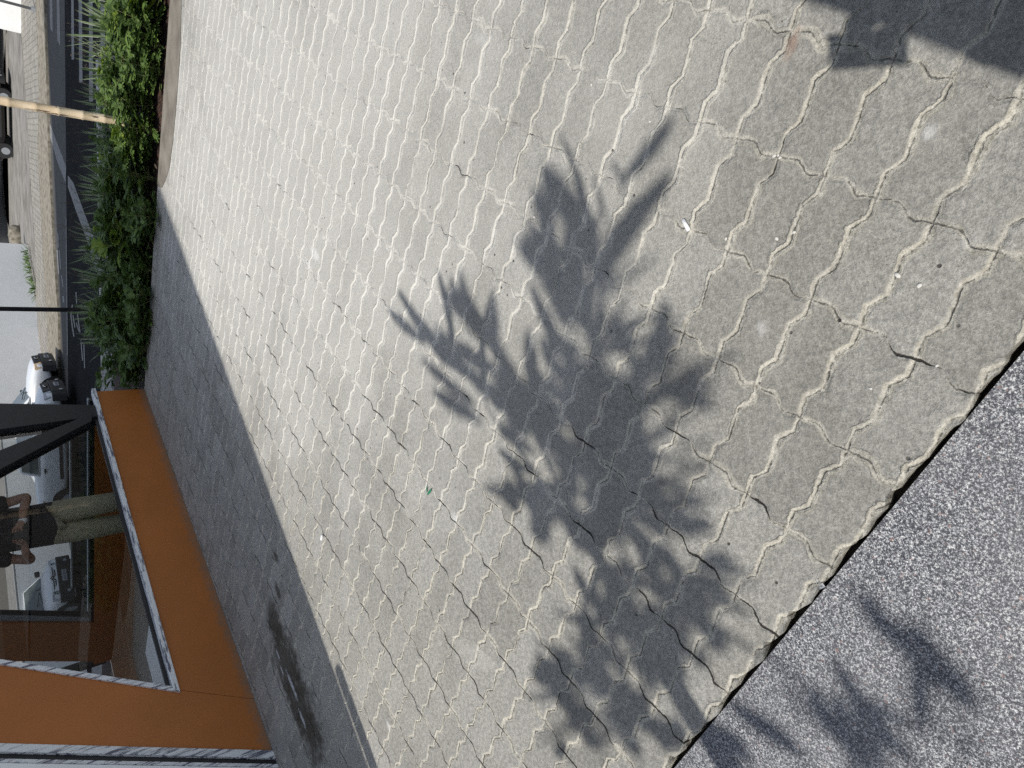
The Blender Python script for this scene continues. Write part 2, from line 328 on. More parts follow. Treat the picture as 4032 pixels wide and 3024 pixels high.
def glass():
    n = N('window_glass'); t = n.t; t.nodes.remove(n.b)
    tr = n.nd('ShaderNodeBsdfTransparent'); tr.inputs[0].default_value = (0.88, 0.89, 0.89, 1)
    gl = n.nd('ShaderNodeBsdfGlossy'); gl.inputs['Roughness'].default_value = 0.01; gl.inputs[0].default_value = (1, 1, 1, 1)
    fr0 = n.nd('ShaderNodeFresnel'); fr0.inputs[0].default_value = 1.45; ge = n.nd('ShaderNodeNewGeometry'); fr = n.nd('ShaderNodeMath', operation='MULTIPLY'); n.l(fr0.outputs[0], fr.inputs[0]); n.l(n.ma('SUBTRACT', 1.0, ge.outputs['Backfacing']), fr.inputs[1])
    ms = n.nd('ShaderNodeMixShader'); n.l(fr.outputs[0], ms.inputs[0]); n.l(tr.outputs[0], ms.inputs[1]); n.l(gl.outputs[0], ms.inputs[2])
    n.l(ms.outputs[0], t.nodes['Material Output'].inputs[0]); return n.m
M['glass'] = glass()
M['render'] = plain('white_painted_render', (0.93, 0.93, 0.93, 1), (0.87, 0.87, 0.86, 1), 3, 0.9, 0.15, 30, detail=7)
M['grey'] = plain('grey_render', (0.33, 0.33, 0.33, 1), (0.27, 0.27, 0.27, 1), 2, 0.9, 0.2, 40)
M['dark'] = plain('dark_interior', (0.02, 0.02, 0.02, 1), (0.03, 0.03, 0.03, 1), 3, 0.9)
M['carw'] = plain('white_car_paint', (0.74, 0.76, 0.78, 1), (0.70, 0.72, 0.74, 1), 3, 0.25, spec=0.6)
M['carb'] = plain('black_car_paint', (0.008, 0.008, 0.010, 1), (0.006, 0.006, 0.008, 1), 3, 0.2, spec=0.6)
M['plastic'] = plain('black_plastic', (0.013, 0.013, 0.014, 1), (0.02, 0.02, 0.021, 1), 30, 0.6)
M['tyre'] = plain('tyre_rubber', (0.012, 0.012, 0.012, 1), (0.02, 0.02, 0.02, 1), 30, 0.85)
M['chrome'] = plain('chrome', (0.65, 0.65, 0.67, 1), (0.55, 0.55, 0.57, 1), 10, 0.15, metal=1.0)
M['lens'] = plain('headlight_lens', (0.45, 0.47, 0.50, 1), (0.30, 0.32, 0.36, 1), 25, 0.12, spec=0.8)
M['amber'] = plain('amber_lens', (0.65, 0.33, 0.10, 1), (0.8, 0.7, 0.5, 1), 30, 0.2, spec=0.8)
M['carglass'] = plain('car_window_glass', (0.07, 0.085, 0.08, 1), (0.16, 0.19, 0.18, 1), 2.5, 0.04, spec=1.0)
M['plate'] = plain('number_plate', (0.42, 0.43, 0.46, 1), (0.36, 0.37, 0.40, 1), 30, 0.5)
M['platech'] = plain('plate_characters', (0.07, 0.07, 0.08, 1), None, 30, 0.6)
def foliage(name, c1, c2, c3=None):
    n = N(name); oi = n.nd('ShaderNodeObjectInfo'); geo = n.nd('ShaderNodeNewGeometry')
    r = n.nd('ShaderNodeTexWhiteNoise', noise_dimensions='1D'); n.l(geo.outputs['Random Per Island'], r.inputs['W'])
    col = n.mix(r.outputs[0], c1, c2)
    if c3: col = n.mix(n.mr(n.noise(60, 1), 0.5, 0.58), col, c3)
    n.fin(col, 0.5, None, 0.35)
    n.b.inputs['Transmission Weight'].default_value = 0.0
    tl = n.nd('ShaderNodeBsdfTranslucent'); n.l(col, tl.inputs[0]); ms = n.nd('ShaderNodeMixShader'); ms.inputs[0].default_value = 0.3
    n.l(n.b.outputs[0], ms.inputs[1]); n.l(tl.outputs[0], ms.inputs[2]); n.l(ms.outputs[0], n.t.nodes['Material Output'].inputs[0])
    return n.m
M['leaf'] = foliage('lobed_leaf', (0.055, 0.100, 0.030, 1), (0.150, 0.235, 0.055, 1))
M['leafy'] = foliage('young_yellow_green_leaf', (0.13, 0.22, 0.03, 1), (0.25, 0.33, 0.05, 1))
M['blade'] = foliage('striped_blade', (0.09, 0.15, 0.055, 1), (0.22, 0.29, 0.14, 1))
M['bladew'] = foliage('pale_blade_edge', (0.42, 0.46, 0.34, 1), (0.62, 0.62, 0.50, 1))
M['stem'] = plain('green_stem', (0.12, 0.17, 0.05, 1), (0.18, 0.16, 0.07, 1), 20, 0.7)
M['twig'] = plain('dry_twig', (0.14, 0.11, 0.08, 1), (0.07, 0.055, 0.04, 1), 30, 0.9)
M['bark'] = plain('grey_bark', (0.16, 0.13, 0.10, 1), (0.09, 0.07, 0.05, 1), 14, 0.9, 0.6, 40)
def bamboo():
    n = N('old_bamboo'); mp = n.nd('ShaderNodeMapping'); n.l(n.pos(), mp.inputs['Vector']); mp.inputs['Scale'].default_value = (14, 14, 1.6)
    f = n.noise(3.0, 4, 0.7, vec=mp.outputs[0]); g = n.noise(9, 3)
    col = n.mix(n.mr(g, 0.35, 0.65), (0.62, 0.47, 0.30, 1), (0.72, 0.60, 0.44, 1)); col = n.mix(n.mr(f, 0.57, 0.64), col, (0.07, 0.045, 0.035, 1))
    return n.fin(col, 0.6, n.bump(f, 0.3, 0.01))
M['bamboo'] = bamboo()
M['white'] = plain('white_paper', (0.85, 0.85, 0.85, 1), (0.8, 0.8, 0.8, 1), 30, 0.8)
M['stone'] = plain('pale_stone', (0.62, 0.61, 0.58, 1), (0.5, 0.49, 0.46, 1), 60, 0.9)
M['greenp'] = plain('green_plastic', (0.03, 0.22, 0.12, 1), None, 60, 0.4)
M['foil'] = plain('grey_foil', (0.45, 0.47, 0.50, 1), (0.03, 0.03, 0.035, 1), 60, 0.35, 0.8, 80)
M['skin'] = plain('skin', (0.36, 0.19, 0.125, 1), (0.30, 0.15, 0.10, 1), 12, 0.55)
M['hair'] = plain('dark_hair', (0.02, 0.015, 0.012, 1), None, 60, 0.7)
M['shirt'] = plain('dark_shirt', (0.012, 0.013, 0.017, 1), (0.018, 0.02, 0.03, 1), 8, 0.9, 0.4, 12)
M['khaki'] = plain('khaki_cloth', (0.42, 0.38, 0.27, 1), (0.32, 0.29, 0.20, 1), 8, 0.9, 1.0, 9)

# ---------------------------------------------------------------- ground and road
def sheet(name, pts, z, mat, label=None, thick=None, sub=False):
    P = [Vector((p[0], p[1], z)) for p in pts]
    bm = bmesh.new()
    if thick: prism(bm, P, Vector((0, 0, -thick)))
    else: bm.faces.new([bm.verts.new(p) for p in P])
    if not thick:
        pass
    o = bm_obj(name, bm, mat); 
    if not thick and o.data.polygons[0].normal.z < 0: o.data.flip_normals()
    o['kind'] = 'structure'
    if label: o['label'] = label
    return o
def ext(pts, d0, d1):
    "extend a ground polyline at both ends"
    a = pts[0] + (pts[0]-pts[1]).normalized()*d0; b = pts[-1] + (pts[-1]-pts[-2]).normalized()*d1
    return [a]+pts+[b]
M['earth'] = plain('earth', (0.10, 0.085, 0.065, 1), (0.06, 0.05, 0.04, 1), 2, 0.95, 0.4, 20)
bm = bmesh.new(); prism(bm, [Vector(p) for p in ((-150, -120, -1.30), (150, -120, -1.30), (150, 220, -1.30), (-150, 220, -1.30))], Vector((0, 0, -0.4)))
o = bm_obj('ground', bm, M['earth']); o['kind'] = 'structure'

kerb = [G(670, 0), G(620, 733), G(569, 1523)]
kd = (kerb[2]-kerb[0]).normalized(); kn = Vector((kd.y, -kd.x, 0)); kn = kn if kn.y > 0 else -kn       # away from the pavement
K0 = kerb[0]-kd*6; K1 = kerb[2]+kd*9
# granite border: real ragged paver edge against it
gb = [G(2643, 3024), G(3062, 2479), G(3281, 2215), G(3828, 1549), G(4032, 1358)]
gd = (gb[-1]-gb[0]).normalized(); gn = Vector((gd.y, -gd.x, 0)); gn = gn if gn.y < 0 else -gn          # towards the granite
g0 = gb[0]-gd*6; g1 = gb[-1]+gd*5
L = (g1-g0).length; edge = []
t = 0.0
rr = random.Random(3)
while t < L:
    near = abs(t-6.6) < 2.2
    base = g0 + gd*t
    nz = (math.sin(t*27)+math.sin(t*61+1))*0.0035 + rr.uniform(-1, 1)*0.0022
    if near and rr.random() < 0.085:
        # chipped corner
        for k, dd in enumerate((0.006, 0.015, 0.017, 0.008)):
            q = g0+gd*(t+k*0.012) - gn*(dd+rr.uniform(0, .004)); edge.append(Vector((q.x, q.y, 0)))
        t += 0.06; continue
    q = base - gn*(0.006+nz); edge.append(Vector((q.x, q.y, 0)))
    t += 0.012 if near else 0.25
kl = ext(kerb, 6, 9)
poly = edge + [Vector((8, -1, 0)), kl[0], kerb[0], kerb[1], kerb[2], kl[-1], Vector((-14, 6, 0)), Vector((-14, 2, 0))]
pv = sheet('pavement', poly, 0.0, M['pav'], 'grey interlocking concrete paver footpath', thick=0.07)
# granite slab paving, 9 mm lower
gp = [g0+gn*0.001, g1+gn*0.001, g1+gn*7, g0+gn*7]

def granite_slabs():
    # slabs along the border with one visible joint
    bm = bmesh.new(); jt = (G(2690, 2965)-g0).dot(gd)
    cuts = [0.0]; x = jt % 2.4
    while x < L: cuts.append(x); x += 2.4
    cuts.append(L)
    for a, b in zip(cuts, cuts[1:]):
        for r in range(3):
            p = [g0+gd*(a+.0008)+gn*(0.004+r*1.8), g0+gd*(b-.0008)+gn*(0.004+r*1.8), g0+gd*(b-.0008)+gn*(1.8025+r*1.8), g0+gd*(a+.0008)+gn*(1.8025+r*1.8)]
            prism(bm, [Vector((q.x, q.y, -0.010)) for q in p], Vector((0, 0, -0.03)))
    o = bm_obj('granite_paving', bm, M['granite']); o['kind'] = 'structure'; o['label'] = 'speckled grey granite slabs beside the pavers'
granite_slabs()
sheet('joint_bed', [g0-gn*.1, g1-gn*.1, g1+gn*5, g0+gn*5], -0.045, M['joint'], 'dark dirt filling the gap at the granite edge', thick=0.03)

# kerb band stained along the planting bed (a real strip of older concrete)
st = [(688, -60), (735, -60), (730, 0), (727, 180), (716, 300), (700, 450), (686, 560), (668, 680), (655, 730), (620, 760)]
sp = [G(*q) for q in st]
inner = [kerb[0]-kd*1.0]+[G(*q) for q in ((717, -40), (714, 60), (712, 180), (706, 280), (695, 420), (682, 560), (668, 660), (652, 712), (638, 740))]
outer = [kerb[1]+kd*0.10, kerb[1], kerb[0], kerb[0]-kd*1.0]
bm = bmesh.new()
M_k = N('kerb_top_stain'); 
pts_in = [Vector((q.x, q.y, 0.003)) for q in inner[1:]]
kt = [kerb[0]+(kerb[1]-kerb[0])*(i/8) for i in range(9)]
for i in range(8):
    a, b = kt[i]+kn*-0.004, kt[i+1]+kn*-0.004; c, d = pts_in[i], pts_in[i+1]
    vs = [bm.verts.new(Vector((q.x, q.y, 0.003))) for q in (a, b, d, c)]; bm.faces.new(vs)
bmesh.ops.remove_doubles(bm, verts=bm.verts, dist=1e-4)
ks = bm_obj('kerb_strip', bm, M['kerbconc']); ks['kind'] = 'structure'; ks['label'] = 'brown stained kerb strip at the sunlit end of the bed'
if ks.data.polygons[0].normal.z < 0: ks.data.flip_normals()

BED = 1.75
sheet('planting_bed', [K0+kn*.002, K1+kn*.002, K1+kn*BED, K0+kn*BED], -0.05, M['mulch'], 'brown bark mulch bed', thick=0.1)
sheet('pebble_strip', [K0+kn*BED, K1+kn*BED, K1+kn*(BED+0.9), K0+kn*(BED+0.9)], -0.056, M['pebble'], 'pale pebble strip behind the plants', thick=0.09)
# road, 1.2 m lower than the footpath: polygon bands from near edge to far kerb
RZ = -1.2
def H(x, y, dz=0.0): return G(x, y, RZ+dz)
bm = bmesh.new()
b0, b1 = K0+kn*(BED+.9)-kd*4, K1+kn*(BED+.9)+kd*4
near_line = [H(478, -60), H(462, 0), H(440, 500), H(412, 1200), H(418, 1330), Vector((-6, 22, RZ)), Vector((-22, 33, RZ))]
near_line = [near_line[0] + (near_line[0]-near_line[1]).normalized()*12] + near_line
n_ = len(near_line)
top = [b0 + (b1-b0)*(i/(n_-1)) for i in range(n_)]
rows = []
for k in range(9):
    f_ = k/8
    rows.append([bm.verts.new(Vector((a.x, a.y, -.06)).lerp(Vector((b.x, b.y, RZ-.01)), f_)) for a, b in zip(top, near_line)])
for r0, r1 in zip(rows, rows[1:]):
    for i in range(n_-1): bm.faces.new((r0[i], r0[i+1], r1[i+1], r1[i]))
o = bm_obj('embankment', bm, M['pebble']); o['kind'] = 'structure'; o['label'] = 'pale stone covered slope down to the road behind the plants'
if o.data.polygons[0].normal.z < 0: o.data.flip_normals()
def band(name, near, far, z, mat, label, thick=None):
    return sheet(name, near + far[::-1], z, mat, label, thick)
gut = ext([H(255, 0), H(262, 800), H(268, 1400)], 8, 0) + [Vector((-30, 44, 0))]
far_road = ext([H(185, 0), H(200, 600), H(220, 1000), H(238, 1250)], 8, 0); far_road[-1] = Vector((-29, 46, 0))
ver = ext([H(150, 0), H(160, 200), H(163, 400), H(158, 600), H(178, 1000), H(196, 1300)], 8, 0) + [Vector((-29.5, 50, 0))]
cob_far = ext([H(80, 0), H(96, 180), H(112, 400), H(125, 650), H(142, 900), H(150, 1040), H(158, 1370)], 8, 0) + [Vector((-30, 54, 0))]
back_far = [Vector((70, 60, 0)), Vector((0, 90, 0)), Vector((-60, 90, 0))]
sheet('far_yard', [Vector((60, 0, 0)), Vector((90, 60, 0)), Vector((0, 110, 0)), Vector((-80, 80, 0)), Vector((-40, 45, 0)), Vector((0, 34, 0))], RZ+.02, M['drive'], 'concrete yard beyond the road')
rd_far = [g+(g-n0).normalized()*0.0 for g, n0 in zip(gut, gut)]
band('road', near_line, gut+[Vector((-34, 40, 0))], RZ, M['asphalt'], 'dark asphalt road', 0.05)
def strip(name, a, b, z, mat, label, thick=None):
    return sheet(name, list(a)+list(b)[::-1], z, mat, label, thick)
strip('gutter', gut, far_road, RZ+.004, M['gutter'], 'lighter strip of road along the far kerb', 0.06)
strip('verge', far_road, ver, RZ+.07, M['verge'], 'broken dirty kerb stones along the far side of the road', 0.12)
strip('cobbled_sidewalk', ver, cob_far, RZ+.075, M['cobble'], 'cobbled sidewalk on the far side of the road', 0.12)
strip('driveway', [H(82, 60), H(100, 215), H(112, 400), H(125, 650), H(142, 905), H(146, 960)], [H(30, 140), H(20, 300), H(18, 500), H(18, 700), H(30, 850), H(60, 960)], RZ+.085, M['drive'], 'stained concrete ramp of the driveway', 0.05)
def paint(name, polys, label, z=RZ+.006):
    bm = bmesh.new()
    for pl in polys:
        vs = [bm.verts.new(Vector((q.x, q.y, z))) for q in pl]
        f = bm.faces.new(vs); f.normal_update()
        if f.normal.z < 0: f.normal_flip()
    me = bpy.data.meshes.new(name); bm.to_mesh(me); bm.free(); me.materials.append(M['paint'])
    o = bpy.data.objects.new(name, me); COL.objects.link(o); o['kind'] = 'structure'; o['label'] = label; return o
def st2(x0a, x0b, ya, x1a, x1b, yb, cut=0): return [H(x0a, ya), H(x0b, ya), H(x1b, yb+cut), H(x1a, yb)]
paint('crosswalk', [st2(196, 207, -60, 199, 209, 112, 16), st2(224, 235, -60, 227, 239, 160, 22)], 'white crosswalk stripes by the far kerb', RZ+.009)
paint('crosswalk', [st2(281, 291, -60, 283, 293, 235), st2(310, 324, -60, 313, 326, 325), st2(351, 366, -60, 352, 368, 400), st2(396, 414, -60, 398, 416, 380)], 'white crosswalk stripes on the road')
paint('stop_line', [[H(*q) for q in ((195, 478), (193, 520), (228, 640), (260, 722), (262, 655))]], 'slanting white line where it crosses the gutter', RZ+.009)
paint('stop_line', [[H(*q) for q in ((268, 690), (268, 735), (300, 830), (345, 950), (385, 1085), (398, 1085), (372, 940), (330, 830), (290, 720))]], 'slanting white line across the road')
paint('road_line', [[H(*q) for q in ((260, 860), (263, 860), (268.5, 1400), (265.5, 1400))]], 'thin pale line along the gutter', RZ+.010)
def loop_stroke(pts, w=2.2):
    out = []
    for a, b in zip(pts, pts[1:]):
        dx, dy = b[0]-a[0], b[1]-a[1]; l = hypot(dx, dy); nx, ny = -dy/l*w, dx/l*w
        out.append([H(a[0]+nx, a[1]+ny), H(a[0]-nx, a[1]-ny), H(b[0]-nx, b[1]-ny), H(b[0]+nx, b[1]+ny)])
    return out
lt = loop_stroke([(229, 918), (231, 975)]) + loop_stroke([(226, 985), (230, 1050), (233, 1080)]) + loop_stroke([(234, 985), (240, 1060)]) + loop_stroke([(243, 1085), (250, 1130)]) + loop_stroke([(250, 1165), (252, 1192)], 3.5)
paint('road_lettering', lt, 'worn white letters painted beside the far kerb', RZ+.009)
lt = loop_stroke([(286, 1200), (280, 1240), (286, 1290), (292, 1325)]) + loop_stroke([(288, 1240), (296, 1290)], 2) + loop_stroke([(300, 1150), (303, 1195)], 2)
lt += loop_stroke([(305, 1225), (309, 1260), (316, 1310)], 2) + loop_stroke([(301, 1270), (312, 1305)], 2) + loop_stroke([(320, 1340), (326, 1420)], 2) + loop_stroke([(331, 1350), (334, 1450)], 2) + loop_stroke([(318, 1345), (332, 1356)], 2)
paint('road_lettering', lt, 'worn white letters painted on the dark road lane')
nk = ext([H(405, 900), H(408, 1130), H(412, 1340), H(416, 1500)], 3.5, 3)
strip('near_kerb', nk, [q+Vector((-.12, -.28, 0)) for q in nk], RZ+.09, M['stone0'], 'pale kerb between the bed and the road', 0.12)

# ---------------------------------------------------------------- white walls, garage, added shading building
def wall_between(name, a, b, h, thick, mat, label, z0=RZ-.05):
    d = (b-a).normalized(); nrm = Vector((-d.y, d.x, 0)); nrm = nrm if nrm.y > 0 else -nrm
    r = empty(name, ((a+b)/2).to_tuple(), 0, label=label, cat='wall')
    ao = (a-b)/2; bo = -ao
    bm = bmesh.new(); prism(bm, [Vector((ao.x, ao.y, z0)), Vector((bo.x, bo.y, z0)), Vector((bo.x, bo.y, h)), Vector((ao.x, ao.y, h))], nrm*thick)
    bevel(bm_obj('wall_face', bm, mat, r), 0.01)
    bm = bmesh.new(); prism(bm, [Vector((ao.x, ao.y, h)), Vector((bo.x, bo.y, h)), Vector((bo.x, bo.y, h+.06)), Vector((ao.x, ao.y, h+.06))], nrm*(thick+.08))
    bevel(bm_obj('coping', bm, M['grey'], r), 0.01)
    return r
# wall right of the driveway
a = H(80, 132, .1); b = H(80, -10, .1); b = a + (b-a).normalized()*24
wall_between('boundary_wall', a, b, 1.6, 0.25, M['render'], 'white rendered wall to the right of the driveway ramp')
# pier at its end, then wall left of the driveway
a2 = H(100, 962, .1); b2 = H(158, 1390, .1); b2 = a2+(b2-a2).normalized()*40
wall_between('boundary_wall', a2, b2, 1.5, 0.25, M['render'], 'long white rendered wall running behind the parked white cars')
# weeds at foot of this wall
# garage recess behind the ramp
ga = H(22, 160, .1); gb_ = H(38, 905, .1)
r = empty('garage', ((ga+gb_)/2+Vector((0, 4.6, 0))).to_tuple(), 0, label='dim open garage behind the driveway ramp', cat='garage')
d = (gb_-ga).normalized(); dn = Vector((-d.y, d.x, 0)); dn = dn if dn.y > 0 else -dn
hl = (gb_-ga).length/2+1.5
def loc(o, u, v, z): return d*u + dn*v + Vector((0, 0, z))
off0 = -Vector((0, 4.6, 0))
bm = bmesh.new(); prism(bm, [off0+loc(0, -hl, 6, -.1), off0+loc(0, hl, 6, -.1), off0+loc(0, hl, 6, 3), off0+loc(0, -hl, 6, 3)], dn*.2); bm_obj('back_wall', bm, M['grey'], r)
for s in (-1, 1):
    bm = bmesh.new(); prism(bm, [off0+loc(0, s*hl, .4, -.1), off0+loc(0, s*hl, 6, -.1), off0+loc(0, s*hl, 6, 3), off0+loc(0, s*hl, .4, 3)], d*.2*s); bm_obj('side_wall', bm, M['grey'], r)
bm = bmesh.new(); prism(bm, [off0+loc(0, -hl-.2, -.2, 3), off0+loc(0, hl+.2, -.2, 3), off0+loc(0, hl+.2, 6.2, 3), off0+loc(0, -hl-.2, 6.2, 3)], Vector((0, 0, .25))); bm_obj('roof', bm, M['grey'], r)
bm = bmesh.new(); prism(bm, [off0+loc(0, -hl, .4, -.05), off0+loc(0, hl, .4, -.05), off0+loc(0, hl, 6, -.05), off0+loc(0, -hl, 6, -.05)], Vector((0, 0, .035))); bm_obj('floor', bm, M['drive'], r)
# dirty stone lump at the wall end
bm = bmesh.new(); bmesh.ops.create_icosphere(bm, subdivisions=3, radius=0.5)
for v in bm.verts: v.co = Vector((v.co.x*1.1, v.co.y*.8, v.co.z*.7))*(1+rr.uniform(-.1, .1))
q = H(78, 930, .1); o = bm_obj('boulder', bm, M['verge'], None, True); o.location = q+Vector((0, 0, .1))
tag(o, 'rough brown rock at the foot of the white wall corner', 'rock')

# unseen building added left, shaped to cast shade over the kiosk and road
def shading_block():
    e = Vector((-sin(radians(49.9)), -cos(radians(49.9)), 0)); f = Vector((e.y, -e.x, 0))       # e: towards the sun, f: away from the footpath
    c0 = e*.70 + (-f)*(-3.325)
    r = empty('shading_building', (c0.x, c0.y, 0), 0, label='unseen tall grey building added to shade the orange kiosk and the road', cat='building')
    W = 25.0; hs = [50, 44, 37.6, 31.3, 25, 19]
    bm = bmesh.new()
    for i in range(5):
        t0, t1 = W*i/5, W*(i+1)/5
        p = [f*t0, f*t1, f*t1+e*8, f*t0+e*8]; h0, h1 = hs[i], hs[i+1]
        vs = [bm.verts.new(Vector((q.x, q.y, 2.75))) for q in p] + [bm.verts.new(Vector((q.x, q.y, hh))) for q, hh in zip(p, (h0, h1, h1, h0))]
        for fc in ((3, 2, 1, 0), (4, 5, 6, 7), (0, 1, 5, 4), (2, 3, 7, 6)) + (((3, 0, 4, 7),) if i == 0 else ()) + (((1, 2, 6, 5),) if i == 4 else ()): bm.faces.new([vs[k] for k in fc])
    bmesh.ops.remove_doubles(bm, verts=bm.verts, dist=1e-4)
    bm_obj('wall', bm, M['grey'], r)
    bm = bmesh.new(); prism(bm, [Vector((q.x, q.y, -1.3)) for q in (f*.115, f*W, f*W+e*7.9, f*.115+e*7.9)], Vector((0, 0, 4.045))); bm_obj('ground_floor', bm, M['grey'], r)
    for fl in range(4):
        for k in range(8):
            p = f*(1.2+k*2.8); z = 3.4+fl*3.2
            bm = bmesh.new(); prism(bm, [Vector((p.x, p.y, z)), Vector((p.x, p.y, z))+f*1.2, Vector((p.x, p.y, z+1.3))+f*1.2, Vector((p.x, p.y, z+1.3))], -e*.03)
            bm_obj('window', bm, M['carglass'], r)
    return r
shading_block()
# slim pole close to the kiosk's left end: throws the thin shadow band
pl = empty('sign_post', Vector((-2.486, 2.183, 0)).to_tuple(), 0, label='slim round post standing just off the left end of the kiosk', cat='post')
bm = bmesh.new(); tube(bm, [(0, 0, 0), (0, 0, 1.2), (0, 0, 2.42)], 0.045, 14); bm_obj('pole', bm, M['greyal'], pl, True)
bm = bmesh.new(); tube(bm, [(0, 0, 0), (0, 0, .02)], 0.09, 16); bm_obj('base_plate', bm, M['greyal'], pl)

# ---------------------------------------------------------------- orange kiosk
A0 = Vector((-2.23, 4.21, 0)); A1 = Vector((.23, 7.23, 0)); dA = (A1-A0).normalized(); nA = Vector((dA.y, -dA.x, 0))
def pA(s, z, off=0.0): return A0 + dA*s + nA*off + Vector((0, 0, z))
def plane_uv(x, y, P0, d):
    r = ray(x, y); n = Vector((d.y, -d.x, 0)); t = (P0.x*n.x+P0.y*n.y)/(r[0]*n.x+r[1]*n.y)
    X, Y, Z = r[0]*t, r[1]*t, CAM_H+r[2]*t
    return ((X-P0.x)*d.x+(Y-P0.y)*d.y, Z)
KI = empty('kiosk', A0.to_tuple(), 0, label='orange painted kiosk with slanted black struts and big glass panes', cat='kiosk')
KL = lambda v: Vector(v) - A0
def kp(name, pts, off, thick, mat, parent=None, P=pA, nv=nA, bev=0.0):
    bm = bmesh.new(); prism(bm, [KL(P(s, z, off)) for s, z in pts], nv*(-thick)); o = bm_obj(name, bm, mat, parent or KI)
    if bev: bevel(o, bev, 2)
    return o
TOPZ = 2.75
jam = lambda z: .637+(z-.437)*.647
lef = lambda z: .003+z*.498
sm = lambda z: .379+z*.59
kp('lower_panel', [(.381, 0), (3.90, 0), (3.90, .408), (.381+.408*.59, .408)], 0, .06, M['orange'], bev=.002)
kp('side_panel', [(.003, 0), (.3785, 0), (.3785+.437*.59, .437), (jam(TOPZ)-.022, TOPZ), (lef(TOPZ), TOPZ)], 0, .06, M['orange'], bev=.002)
# sill and jamb trim, weathered aluminium
kp('sill', [(.60, .409), (3.925, .409), (3.925, .445), (.625, .445)], .022, .075, M['sill'], bev=.004)
kp('jamb_trim', [(.617, .437), (.652, .437), (jam(TOPZ)+.018, TOPZ), (jam(TOPZ)-.020, TOPZ)], .016, .07, M['jamb'], bev=.003)
kp('gasket', [(.66, .446), (3.56, .446), (3.56, .470), (.67, .470)], -.035, .02, M['black'])
kp('edge_trim', [(-.052, 0), (.0, 0), (lef(TOPZ)-.003, TOPZ), (lef(TOPZ)-.055, TOPZ)], .012, .07, M['jamb'], bev=.003)
kp('edge_gap', [(-.085, 0), (-.055, 0), (lef(TOPZ)-.058, TOPZ), (lef(TOPZ)-.088, TOPZ)], -.01, .05, M['black'])
kp('edge_rail', [(-.108, 0), (-.088, 0), (lef(TOPZ)-.091, TOPZ), (lef(TOPZ)-.111, TOPZ)], .0, .05, M['jamb'])
kp('end_panel', [(-.9, 0), (-.111, 0), (lef(TOPZ)-.114, TOPZ), (-.9, TOPZ)], -.005, .05, M['render'])
# corner post and diagonal strut
kp('corner_post', [(3.535, .446), (3.70, .446), (3.84, 1.3), (3.84, TOPZ), (3.44, TOPZ), (3.44, 1.3)], -.005, .12, M['black'], bev=.004)
def on(x, y): return plane_uv(x, y, A0, dA)
d0, d1_, d2, d3 = on(365, 1625), on(0, 1771), on(0, 1848), on(362, 1656)
k = (d1_[0]-d0[0])/(d1_[1]-d0[1]); k2 = (d2[0]-d3[0])/(d2[1]-d3[1])
kp('diagonal_strut', [d0, d3, (d3[0]+(TOPZ-d3[1])*k2, TOPZ), (d0[0]+(TOPZ-d0[1])*k, TOPZ)], -.002, .10, M['black'], bev=.004)
gp_ = kp('glass_pane', [(.665, .446), (3.54, .446), (3.45, 1.2), (3.44, TOPZ), (jam(TOPZ)+.02, TOPZ)], -.048, .006, M['glass'])
# end wall B (towards the planting bed)
B0 = Vector((.215, 7.30, 0)); dB = Vector((-.884, .468, 0)); nB = Vector((dB.y, -dB.x, 0))
def pB(s, z, off=0.0): return B0 + dB*s + nB*off + Vector((0, 0, z))
def onB(x, y): return plane_uv(x, y, B0, dB)
LB = 3.45
kB = dict(P=pB, nv=nB)
zf = onB(364, 2000)[1]; zr = onB(350, 2000)[1]; zs = onB(288, 2000)[1]
kp('end_lower_panel', [(0.02, 0), (LB, 0), (LB, zf-.01), (0.02, zf-.01)], 0, .06, M['orange'], **kB)
lb = [onB(350, 2440), onB(0, 2440)]; rb = [onB(358, 2590), onB(0, 2588)]
def exz(a, b, z): return a[0]+(b[0]-a[0])*(z-a[1])/(b[1]-a[1])
kp('end_side_panel', [(exz(*lb, zf-.01), zf-.01), (exz(*rb, zf-.01), zf-.01), (exz(*rb, TOPZ), TOPZ), (exz(*lb, TOPZ), TOPZ)], .002, .06, M['orange'], **kB)
kp('window_rail', [(.05, zf-.008), (exz(*lb, zf), zf-.008), (exz(*lb, zf), zr), (.05, zr)], .010, .05, M['black'], **kB)
kp('window_rail', [(.05, zr+.001), (exz(*lb, zf), zr+.001), (exz(*lb, zf), zr+.014), (.05, zr+.014)], .018, .04, M['greyal'], **kB)
kp('window_rail', [(.12, zs-.018), (2.3, zs-.018), (2.3, zs+.012), (.12, zs+.012)], .008, .04, M['black'], **kB)
kp('window_rail', [(.12, zs+.013), (2.3, zs+.013), (2.3, zs+.026), (.12, zs+.026)], .014, .04, M['greyal'], **kB)
l1 = [onB(350, 2409), onB(0, 2403)]; l2 = [onB(350, 2422), onB(0, 2412)]
for (qa, qb, mt, off) in ((l1, l2, 'black', .012), (l2, lb, 'greyal', .016)):
    kp('window_stile', [(exz(*qa, zf), zf), (exz(*qb, zf)-.012, zf), (exz(*qb, TOPZ)-.012, TOPZ), (exz(*qa, TOPZ), TOPZ)], off, .05, M[mt], **kB)
kp('glass_pane', [(.06, zf), (exz(*l1, zf), zf), (exz(*l1, TOPZ), TOPZ), (.06, TOPZ)], -.012, .006, M['glass'], **kB)
